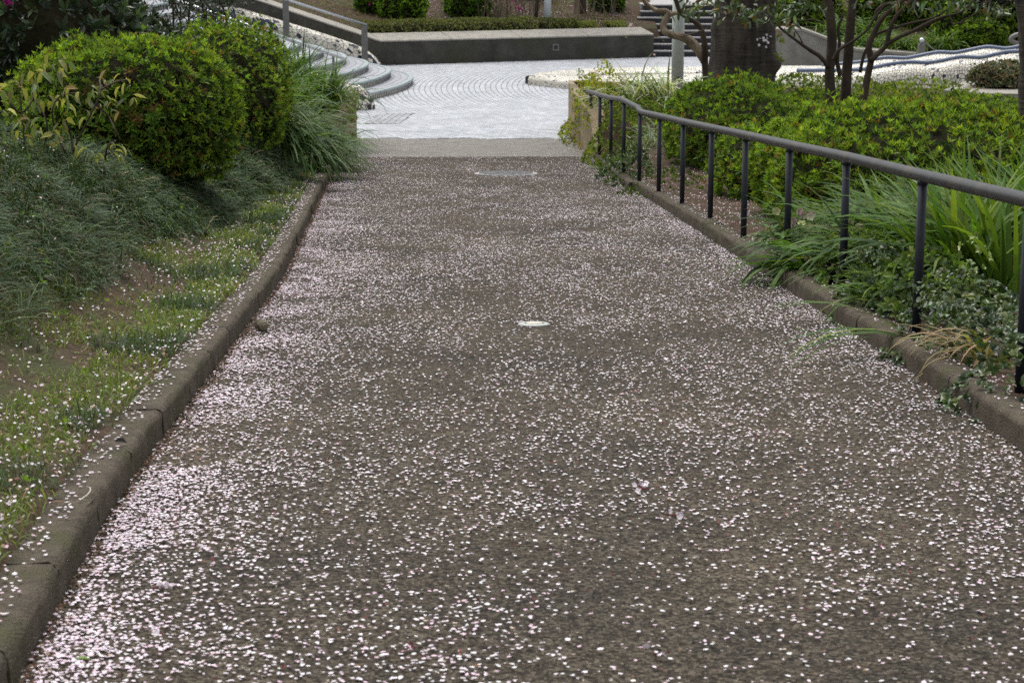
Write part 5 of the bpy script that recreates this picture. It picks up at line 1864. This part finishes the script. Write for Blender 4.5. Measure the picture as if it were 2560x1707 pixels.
for k, px in enumerate((436, 447, 470, 500, 512, 526, 545, 560)):
    b = np.array([*at(px, 120, 26.8)[:2], float(gz(at(px, 120, 26.8)[0], 26.8)) - .05])
    t_ = at(px + rr.normal(0, 8), 40 + rr.normal(0, 12), 26.8 + rr.normal(0, .25))
    t2 = t_ + np.array([rr.normal(0, .25), rr.normal(0, .25), .8])
    add_tube(MB(), rel(smooth_line(np.array([b, (b + t_) / 2 + rr.normal(0, .03, 3), t_, t2]), 12), nd), .014, 6).build("stem", M['twig'], nd, smooth=True)
    for j in range(10):
        tips.append(rel(t_ + (t2 - t_) * rr.random() + rr.normal(0, .16, 3) + [0, 0, -.10], nd))
crown_leaves(mb, tips, rr, 26, .15, .085, .026, [(.028, .045, .018), (.045, .07, .022), (.018, .03, .014), (.12, .06, .03)], (3, 2, 3, .25))
mb.build("foliage", M['leaf_gloss'], nd, kind="stuff")
azalea("evergreen_shrub", (-9.0, 40.5, 1.1), (1.4, 1.2, .9), 500, "far dark evergreen mass at the top of the curved steps", 806, L=.13, W=.05, per=5, pal=RH, wts=(2, 3, 2, 2), mat='leaf_gloss', zmin=-.6, amp=.2)
for (px, py, D_, lab) in ((14, 8, 19.9, "single magenta flower at the top left corner"),):
    o = empty("azalea_flower", at(px, py, D_), lab, "flower"); mb = MB()
    for k in range(4): blossom(mb, rr.normal(0, .02, 3), rr, s=.05, col=(.40, .02, .22))
    mb.build("petals", M['petal'], o)

# ---- right background bank
for k, (px, D_, n, lab) in enumerate(((2035, 47.6, 220, "strap-leaved clump on the bank behind the slender stems, left end"), (2120, 47.5, 220, "strap-leaved clump on the bank behind the middle slender stem"), (2195, 47.4, 220, "strap-leaved clump on the bank left of the grey bollard"),
                                      (2265, 47.3, 200, "strap-leaved clump just left of the grey bollard"), (2080, 49.0, 220, "strap-leaved clump higher on the bank behind the stems"), (2160, 49.0, 220, "strap-leaved clump higher on the bank near the bright bushes"), (2345, 47.6, 180, "strap-leaved clump right of the grey bollard and chain"))):
    clump("strappy_clump", gp(px, D_), n, .36, (.55, .9), .030, lab, 820 + k, S_FRESH, (2, 3, 1, 2), e0=(1.15, .25), bend=(1.9, .35))
R_BR = [(.22, .33, .03), (.15, .25, .03), (.09, .16, .025), (.05, .09, .02)]


def rbush(px, D_, r, label, seed, wts, n=560, L=.10, W=.045, pal=R_BR, lift=0):
    return azalea("bank_bush", gp(px, D_, lift), r, n, label, seed, L=L, W=W, per=5, pal=pal, wts=wts, mat='leaf', zmin=-.6, amp=.22)


rbush(2010, 50.6, (.8, .6, .62), "light green bush on the bank behind the left slender stem", 831, (3, 3, 2, 1))
rbush(2200, 50.6, (.9, .6, .60), "light yellow-green bush on the bank behind the branching stem", 832, (4, 3, 2, 1))
rbush(2300, 50.2, (.7, .5, .48), "mid green bush on the bank above the bollard", 833, (2, 3, 3, 1.5))
rbush(2385, 48.8, (.6, .5, .50), "yellow-green loose bush left of the dark evergreen", 834, (4, 3, 1, 1))
rbush(2440, 47.9, (.50, .5, .34), "small low green bush below the dark evergreen", 835, (2, 3, 2, 1))
rbush(2535, 48.5, (.6, .5, .55), "light green bush at the right edge behind the evergreen", 836, (4, 3, 2, 1))
et = empty("evergreen_tree", gp(2465, 48.8), "dark leafy evergreen tree on the bank, upper right", "tree")
add_tube(MB(), [(0, 0, -.1), (.03, 0, .5), (0, 0, 1.6)], [.12, .10, .08], 9).build("trunk", M['bark_cherry'], et, smooth=True)
rr = np.random.default_rng(840)
mb = MB()
d = norm(rr.normal(0, 1, (420, 3))); tips = d * (rr.random((420, 1)) ** .4) * [1.05, .8, .95] + [0, 0, 1.35]
crown_leaves(mb, tips, rr, 12, .14, .12, .05, [(.03, .05, .02), (.05, .075, .025), (.10, .13, .03), (.018, .03, .014)], (3, 2, .5, 3))
mb.build("crown", M['leaf_gloss'], et, kind="stuff")
#@GRASS
# ================================================================== grasses of the left bank
FRONT = ([4, 6, 8, 9.7, 12.4, 14.2, 15.5, 18.8, 23], [1.3, 1.02, .82, .66, .74, .64, .48, .29, .16])
n = 190000
yy = rng.uniform(4.5, 25, n) ; dd = rng.uniform(.2, 3.6, n)
xx = xl(yy) - KL - dd
fr = np.interp(yy, *FRONT) + .35 * (fbm(xx, yy, .9, 4) - .5)
keepm = (dd > fr)
# clumps where the tufts are dense, gaps where light shows
keepm &= rng.random(n) < np.where(dd > fr + .15, 1.0, .6)
keepm &= ~((yy > 14.2) & (dd > 2.3) & (rng.random(n) < .8))
keepm &= (xx / yy > -.30)
xx, yy, dd, fr = xx[keepm], yy[keepm], dd[keepm], fr[keepm]
n = len(xx)
lump = fbm(xx, yy, .42, 2)
P = np.stack([xx, yy, gz(xx, yy) + .18 * np.clip(fbm(xx, yy, .55, 2) - .30, 0, 1) * sstep(0, .22, dd - fr)], 1)
cs2 = .13                                   # tufts: each blade leans away from the crown of its tuft
ci, cj = np.floor(xx / cs2).astype(int), np.floor(yy / cs2).astype(int)
hx = (_NT[0][ci % 64, cj % 64] * .7 + .15 + ci) * cs2
hy = (_NT[1][ci % 64, cj % 64] * .7 + .15 + cj) * cs2
th = -.75 + 2.4 * (fbm(xx, yy, .8, 6) - .5)
vx = (xx - hx) / cs2 * 1.1 + .80 * np.cos(th) + rng.normal(0, .25, n)
vy = (yy - hy) / cs2 * 1.1 + .80 * np.sin(th) + rng.normal(0, .25, n)
azm = np.arctan2(vy, vx)
P[:, 0] = hx + (xx - hx) * .55; P[:, 1] = hy + (yy - hy) * .55
mb = MB()
tone = _NT[2][ci % 64, cj % 64]
Lm = rng.uniform(.11, .22, n) * (.7 + .5 * lump) * np.where(yy > 13, 1.15, 1.0) * (.75 + .5 * _NT[3][ci % 64, cj % 64])
blades(mb, P, azm, rng.normal(1.05, .25, n), rng.normal(1.6, .4, n), Lm, .0052 * np.clip(yy / 10, .9, 1.8),
       pick(n, [(.052, .086, .042), (.080, .120, .060), (.032, .054, .027), (.13, .17, .075), (.17, .14, .085)], (4, 3, 3, .8, .5)) * (.85 + .62 * tone[:, None]), 4, .35)
mg = mb.build("mondo_grass", M['mondo'], kind="stuff")
tag(mg, "dark fine-bladed mondo grass in combed mounds on the left bank", "grass")

# lawn remnants between kerb and mondo grass, a little on the bank
n = 95000
yy = rng.uniform(3.6, 25.5, n); dd = rng.random(n) ** 1.15 * 1.7 - .02
xx = xl(yy) - KL - dd
fr = np.interp(yy, *FRONT)
dens = (.16 + .84 * sstep(.40, .56, fbm(xx, yy, .5, 1))) * sstep(-.02, .10, dd) * (dd < fr + .3)
dens = dens + .55 * np.exp(-((dd - .22) / .20) ** 2) * sstep(.35, .55, fbm(xx, yy, .8, 3))
k_ = rng.random(n) < dens
xx, yy, dd = xx[k_], yy[k_], dd[k_]
n = len(xx)
P = np.stack([xx, yy, gz(xx, yy) - .004], 1)
patch = fbm(xx, yy, .5, 5)
c = pick(n, [(.15, .21, .045), (.11, .165, .035), (.20, .25, .07), (.26, .23, .11)], (4, 4, 2, 1.2))
c2 = pick(n, [(.055, .085, .04), (.08, .12, .05)], (1, 1))
c = np.where((patch > .56)[:, None], c2, c)
mb = MB()
blades(mb, P, rng.random(n) * 6.283, rng.normal(1.05, .35, n), rng.normal(1.0, .4, n), rng.uniform(.028, .080, n) * np.where(patch > .56, 1.5, 1), .0052 * np.clip(yy / 8, .9, 2), c, 3, .3)
lw = mb.build("lawn_grass", M['grass'], kind="stuff")
tag(lw, "short patchy light green lawn grass along the left kerb", "grass")

# low leafy weeds on the left bank
n = 900
yy = rng.uniform(5, 24, n); dd = rng.uniform(.05, 2.6, n); xx = xl(yy) - KL - dd
kk = fbm(xx, yy, .7, 2) > .56
xx, yy = xx[kk], yy[kk]; n = len(xx)
mb = MB()
fr_ = np.interp(yy, *FRONT)
rosettes(mb, np.stack([xx, yy, gz(xx, yy) + np.where(xl(yy) - KL - xx > fr_, .16, .03)], 1), norm(np.stack([rng.normal(0, .3, n), rng.normal(-.2, .3, n), np.ones(n)], 1)), rng, 5, .035, .016, [(.15, .24, .04), (.10, .17, .04), (.2, .28, .05)], (2, 2, 1), .95)
wd = mb.build("broadleaf_weeds", M['leaf'], kind="stuff")
tag(wd, "scattered small broad-leaved weeds among the left bank grass", "weeds")

# bank behind the back wall: thin rough grass and litter
n = 16000
sx_ = rng.uniform(-9, 13, n); yy = rng.uniform(47.5, 56, n)
wyv = 47.4 + (sx_ + 3.1) * .44 + .8
ok = ((sx_ < 3.0) & (yy > wyv)) | ((sx_ > 6.2) & (yy > 47.2))
ok &= fbm(sx_, yy, 1.2, 3) > .42
sx_, yy = sx_[ok], yy[ok]; n = len(sx_)
mb = MB()
blades(mb, np.stack([sx_, yy, gz(sx_, yy)], 1), rng.random(n) * 6.283, rng.normal(1.0, .35, n), rng.normal(1.0, .4, n), rng.uniform(.08, .20, n), .016, pick(n, [(.14, .16, .05), (.10, .13, .03), (.2, .18, .08)], (2, 2, 1)), 3, .3)
bg_ = mb.build("rough_grass", M['grass'], kind="stuff")
tag(bg_, "rough sparse grass on the far planting banks", "grass")

# ================================================================== fallen cherry petals
def petals(mb, P, size, col, tilt=.10, slope=True):
    """Little folded ovals lying on the surface; each has its own turn and tilt."""
    n = len(P)
    a = rng.random(n) * 6.283
    N = norm(np.stack([rng.normal(0, tilt, n), rng.normal(0, tilt, n) + .066, np.ones(n)], 1))
    A = np.stack([np.cos(a), np.sin(a), np.zeros(n)], 1)
    A = norm(A - N * (A * N).sum(1)[:, None])
    S = np.cross(N, A)
    s = size[:, None]
    wv = rng.uniform(.58, .85, n)[:, None]
    cup = rng.normal(.05, .07, n)[:, None]
    pt_ = lambda t, w, h: P + A * s * (t - .5) + S * s * w * wv * .5 + N * s * h
    V = np.stack([pt_(0, 0, .02), pt_(.38, .95, cup), pt_(.80, .72, cup), pt_(.96, 0, .03), pt_(.80, -.72, cup), pt_(.38, -.95, cup)], 1).reshape(-1, 3)
    i = np.arange(n)[:, None] * 6
    F = np.concatenate([i + [0, 1, 2, 3], i + [0, 3, 4, 5]], 1).reshape(-1, 4)
    mb.add(V, F, np.repeat(col, 6, 0))


PINKS = [(.82, .77, .80), (.78, .70, .75), (.78, .58, .68), (.62, .44, .52), (.55, .44, .36)]
PW = (5, 3.8, 1.3, .5, .55)


def litter_cols(n):
    return np.minimum(pick(n, PINKS, PW, .06), .84)


# on the path
n = 760000
yy = rng.uniform(3.6, 31.0, n); t = rng.random(n)
xx = xl(yy) * (1 - t) + xr(yy) * t
dl, dr = xx - xl(yy), xr(yy) - xx
MAXD = 760000 / (27.4 * 3.3)
f1, f2 = fbm(xx, yy, .8, 1), fbm(xx * 1.3, yy * .55, .33, 4)
cl = sstep(.38, .74, f1) * .65 + sstep(.40, .72, f2) * .75
base = np.interp(yy, [4, 5.5, 8, 10, 13, 17, 21, 25, 28, 31], [720, 800, 820, 820, 900, 980, 950, 820, 620, 320])
den = base * (.36 + 1.0 * cl)
edge_l = np.interp(yy, [4, 6, 9, 12, 16, 22, 27], [3800, 5600, 4600, 3500, 2500, 1600, 900])
den += edge_l * np.exp(-(dl / np.interp(yy, [4, 8, 14, 25], [.28, .30, .36, .40])) ** 1.5) * (.16 + 1.25 * sstep(.36, .62, fbm(xx, yy, .42, 6)))
den += np.interp(yy, [4, 8, 14, 25], [2300, 2200, 1900, 1000]) * np.exp(-(dr / .20) ** 1.3) * (.35 + 1.0 * sstep(.35, .65, fbm(xx, yy, .5, 2)))
den *= np.where(yy > 28.25, .45, 1)
# damp bare gutter right against the left kerb
den *= np.where(dl < .035, .25, 1)
k_ = rng.random(n) < np.clip(den / MAXD, 0, 1)
dm = ((xx + .075) ** 2 + (yy - 24.87) ** 2 < .38 ** 2) | ((xx - .122) ** 2 + (yy - 10.87) ** 2 < .085 ** 2)
k_ &= ~(dm & (rng.random(n) < .72))
xx, yy = xx[k_], yy[k_]; n = len(xx)
print("path petals", n)
mb = MB()
P = np.stack([xx, yy, pz(yy) + .006 + rng.random(n) * .004], 1)
pcol = litter_cols(n)
drift = np.exp(-((xx - xl(yy)) / .4) ** 2)[:, None] * (rng.random((n, 1)) < .75)
pcol = pcol * (1 - .8 * drift) + .8 * drift * np.minimum(pick(n, [(.80, .66, .74), (.76, .58, .68), (.82, .74, .79)], (3, 2, 2), .06), .84)
petals(mb, P, np.where(rng.random(n) < .22, rng.uniform(.006, .011, n), rng.normal(.0142, .0022, n).clip(.008, .020)), pcol)
pt1 = mb.build("fallen_petals", M['petal'], kind="stuff")
tag(pt1, "pale pink cherry petals scattered all over the asphalt path", "petals")

# dark red calyx bits, brown scraps
n = 9000
yy = rng.uniform(3.6, 30, n) ** 1.0; t = rng.random(n)
xx = xl(yy) * (1 - t) + xr(yy) * t
keepc = rng.random(n) < .45 + .55 * np.exp(-(xx - xl(yy)) / .3)
xx, yy = xx[keepc], yy[keepc]; n = len(xx)
mb = MB()
petals(mb, np.stack([xx, yy, pz(yy) + .009], 1), rng.uniform(.006, .012, n), pick(n, [(.22, .03, .035), (.30, .10, .08), (.26, .14, .05), (.10, .05, .03)], (3, 2, 2, 2)), .5)
cx = mb.build("calyx_scraps", M['petal'], kind="stuff")
tag(cx, "tiny dark red flower stalks and brown scraps among the path petals", "litter")

# loose grit and crumbs on the asphalt
n = 52000
yy = 3.6 + 10.5 * rng.random(n) ** 1.6; t = rng.random(n)
xx = xl(yy) * (1 - t) + xr(yy) * t
mb = MB()
petals(mb, np.stack([xx, yy, pz(yy) + .0052], 1), rng.uniform(.003, .009, n), pick(n, [(.035, .031, .026), (.15, .13, .10), (.10, .065, .04), (.22, .19, .15), (.06, .05, .04)], (3, 3, 2, 1.2, 3)), .35)
gt = mb.build("asphalt_grit", M['grit'], kind="stuff")
tag(gt, "fine grit and crumbs over the near asphalt", "grit")

# reddish-brown litter line against the left kerb
n = 5200
yy = rng.uniform(3.6, 27, n); xx = xl(yy) + np.abs(rng.normal(0, .03, n)) + .004
mb = MB()
petals(mb, np.stack([xx, yy, pz(yy) + .008], 1), rng.uniform(.007, .016, n), pick(n, [(.15, .08, .045), (.10, .06, .038), (.30, .20, .15)], (2, 2, 1)), .5)
ll = mb.build("brown_litter", M['petal'], kind="stuff")
tag(ll, "thin line of brown litter along the foot of the left kerb", "litter")

# on kerbs, verge, right soil, plaza, wall caps
mb = MB()
n = 2300
yy = rng.uniform(3.6, 27.5, n); xx = xl(yy) - rng.uniform(.045, KL - .004, n)
kk = rng.random(n) < .35 + .65 * (xl(yy) - xx) / KL
xx, yy = xx[kk], yy[kk]
petals(mb, np.stack([xx, yy, pz(yy) + .117], 1), rng.normal(.0150, .002, len(xx)), litter_cols(len(xx)))
n = 700
yy = rng.uniform(6, 27, n); xx = xr(yy) + rng.uniform(.05, KR, n)
petals(mb, np.stack([xx, yy, pz(yy) + .117], 1), rng.normal(.0150, .002, n), litter_cols(n))
kp = mb.build("kerb_petals", M['petal'], kind="stuff")
tag(kp, "sparse pale petals lying on the tops of both kerbs", "petals")

mb = MB()
n = 36000
yy = 3.6 + 22 * rng.random(n) ** 1.25; dd = rng.random(n) * 2.2
xx = xl(yy) - KL - dd
fr = np.interp(yy, *FRONT)
den = (.30 + .70 * sstep(.36, .58, fbm(xx, yy, .5, 7))) * np.where(dd > fr, .04, 1.0) * np.where(yy < 9, 1.0, .85)
den += .6 * np.exp(-(dd / .06) ** 2)
kk = rng.random(n) < den
xx, yy, dd = xx[kk], yy[kk], dd[kk]
n = len(xx)
zz = gz(xx, yy) + .010 + np.where(dd > np.interp(yy, *FRONT), .17, .035 * rng.random(n))
petals(mb, np.stack([xx, yy, zz], 1), rng.normal(.0150, .0028, n).clip(.007, .022), np.where(rng.random((n, 1)) < .30, pick(n, [(.30, .19, .13), (.20, .12, .075), (.45, .33, .28)], (2, 2, 1)), np.minimum(litter_cols(n) * .92, .8)), .5)
n = 2500
yy = rng.uniform(11, 24, n); xx = rng.uniform(-5.6, -3.6, n) * yy / 16
petals(mb, np.stack([xx, yy, gz(xx, yy) + .015], 1), np.full(n, .018), litter_cols(n), .4)
vp = mb.build("verge_petals", M['petal'], kind="stuff")
tag(vp, "petals caught in the soil and grass of the left bank", "petals")

mb = MB()
n = 15000
yy = rng.uniform(6.5, 27, n); ee = rng.random(n) ** 1.2 * 2.2
xx = xr(yy) + KR + ee
kk = rng.random(n) < (.25 + .9 * sstep(.35, .6, fbm(xx, yy, .4, 2)))
xx, yy, ee = xx[kk], yy[kk], ee[kk]; n = len(xx)
petals(mb, np.stack([xx, yy, gz(xx, yy) + .012], 1), rng.normal(.0155, .002, n), pick(n, [(.74, .64, .69), (.6, .46, .5), (.36, .22, .2), (.25, .13, .10)], (5, 2, 1.6, 1.6), .08).clip(0, .84), .4)
rpz = mb.build("bed_petals", M['petal'], kind="stuff")
tag(rpz, "petals and brown scraps on the soil of the right bed under the railing", "petals")

mb = MB()
n = 1600
yy = rng.uniform(31.1, 48, n); xx = rng.uniform(-2.6, 4.4, n)
kk = (yy < 47.4 + (xx + 3.1) * .44) & ~((yy < 33.8) & ((xx > .9) | (xx < -2.4))) & (rng.random(n) < np.where(yy > 43, 1, .35))
xx, yy = xx[kk], yy[kk]; n = len(xx)
petals(mb, np.stack([xx, yy, np.full(n, .008)], 1), np.full(n, .017), litter_cols(n))
ss = rng.random(900) * 7.2; oo = rng.random(900) * .68
q = WL[1][None] + T2[None] * ss[:, None] + N2[None] * oo[:, None]
petals(mb, np.c_[q, .585 + oo * .193], np.full(900, .017), litter_cols(900), .15)
n = 5000
sx_ = rng.uniform(-3, 3.2, n); bo_ = rng.uniform(.9, 6, n)
yb = 47.4 + (sx_ + 3.1) * .44 + bo_
petals(mb, np.stack([sx_, yb, gz(sx_, yb) + .02], 1), np.full(n, .03), pick(n, [(.6, .48, .52), (.36, .25, .22)], (2, 1)), .4)
pp = mb.build("plaza_petals", M['petal'], kind="stuff")
tag(pp, "few petals dotted over the plaza bricks and the far banks", "petals")

# whole blossoms and odds and ends one can point at
rr = np.random.default_rng(950)


def G(px, py, h=0.0):
    lo, hi = 1.0, 60.0
    for _ in range(50):
        m = (lo + hi) / 2
        if at(px, py, m)[2] > float(pz(m)) + h: lo = m
        else: hi = m
    return at(px, py, lo)


for (px, py, nb, lab) in ((1602, 1226, 7, "clump of whole cherry blossoms right of mid path"), (395, 1475, 4, "small heap of fallen blossoms near the left kerb, lower left"), (2250, 1135, 5, "cluster of whole blossoms near the right kerb"), (1690, 1292, 3, "pair of pink fallen blossoms with red stalks in mid path"),
                          (1655, 1640, 3, "fallen blossom cluster near the bottom edge"), (380, 1590, 3, "whole white blossom beside dense petals, bottom left"), (1030, 1630, 2, "deep pink fallen bud in the lower middle of the path")):
    p = G(px, py)
    o = empty("fallen_blossom", p, lab, "blossom")
    mb = MB()
    for k in range(nb):
        c = np.array([rr.normal(0, .016), rr.normal(0, .02), .012 + .006 * k / nb])
        blossom(mb, c, rr, s=.0115, col=(.74, .42, .56) if nb == 2 else (.82, .75, .79))
    mb.build("flowers", M['petal'], o)
    mb = MB()
    for k in range(nb):
        c = np.array([rr.normal(0, .018), rr.normal(0, .02), .008])
        add_tube(mb, [c, c + [rr.normal(0, .008), rr.normal(0, .008), .006]], [.0022, .0016], 5, col=(.2, .02, .03))
    mb.build("stalks", M['petal'], o)
p = G(300, 1107, .12)
o = empty("dead_leaf", p, "small black curled leaf on the left kerb", "leaf")
mb = MB(); leaf8(mb, np.array([[-.02, 0, .004]]), np.array([[1., 0, .35]]), np.array([[0., -.5, 1]]), .045, .030, np.array([[.012, .010, .009]]), droop=.5); mb.build("blade", M['leaf_dull'], o)
p = G(213, 1240, .12)
o = empty("dry_stalk", p, "curled straw-coloured stalk on the left kerb", "stalk")
add_tube(MB(), smooth_line(np.array([(-.012, .09, .004), (.006, .05, .012), (.012, .0, .010), (-.004, -.06, .004)]), 14), .0022, 5).build("strand", M['cream'], o, smooth=True)
for (px, py, lab, c) in ((495, 1130, "buff dry leaf lying on the dense petals by the left kerb", (.36, .26, .17)), (145, 1262, "brown dry leaf scrap on the left verge", (.16, .09, .05)), (2030, 905, "green fallen leaf strip near the right kerb tuft", (.2, .3, .05)), (205, 1655, "small green leaf on the path, bottom left", (.16, .28, .04))):
    p = G(px, py, .0 if px > 160 else .12)
    o = empty("dead_leaf" if c[1] < .27 else "fallen_leaf", p, lab, "leaf")
    mb = MB(); leaf8(mb, np.array([[-.02, 0, .008]]), norm(np.array([[1., .2, .12]])), np.array([[0., 0, 1.]]), .045, .017, np.array([c]), droop=.2); mb.build("blade", M['leaf_dull'], o)
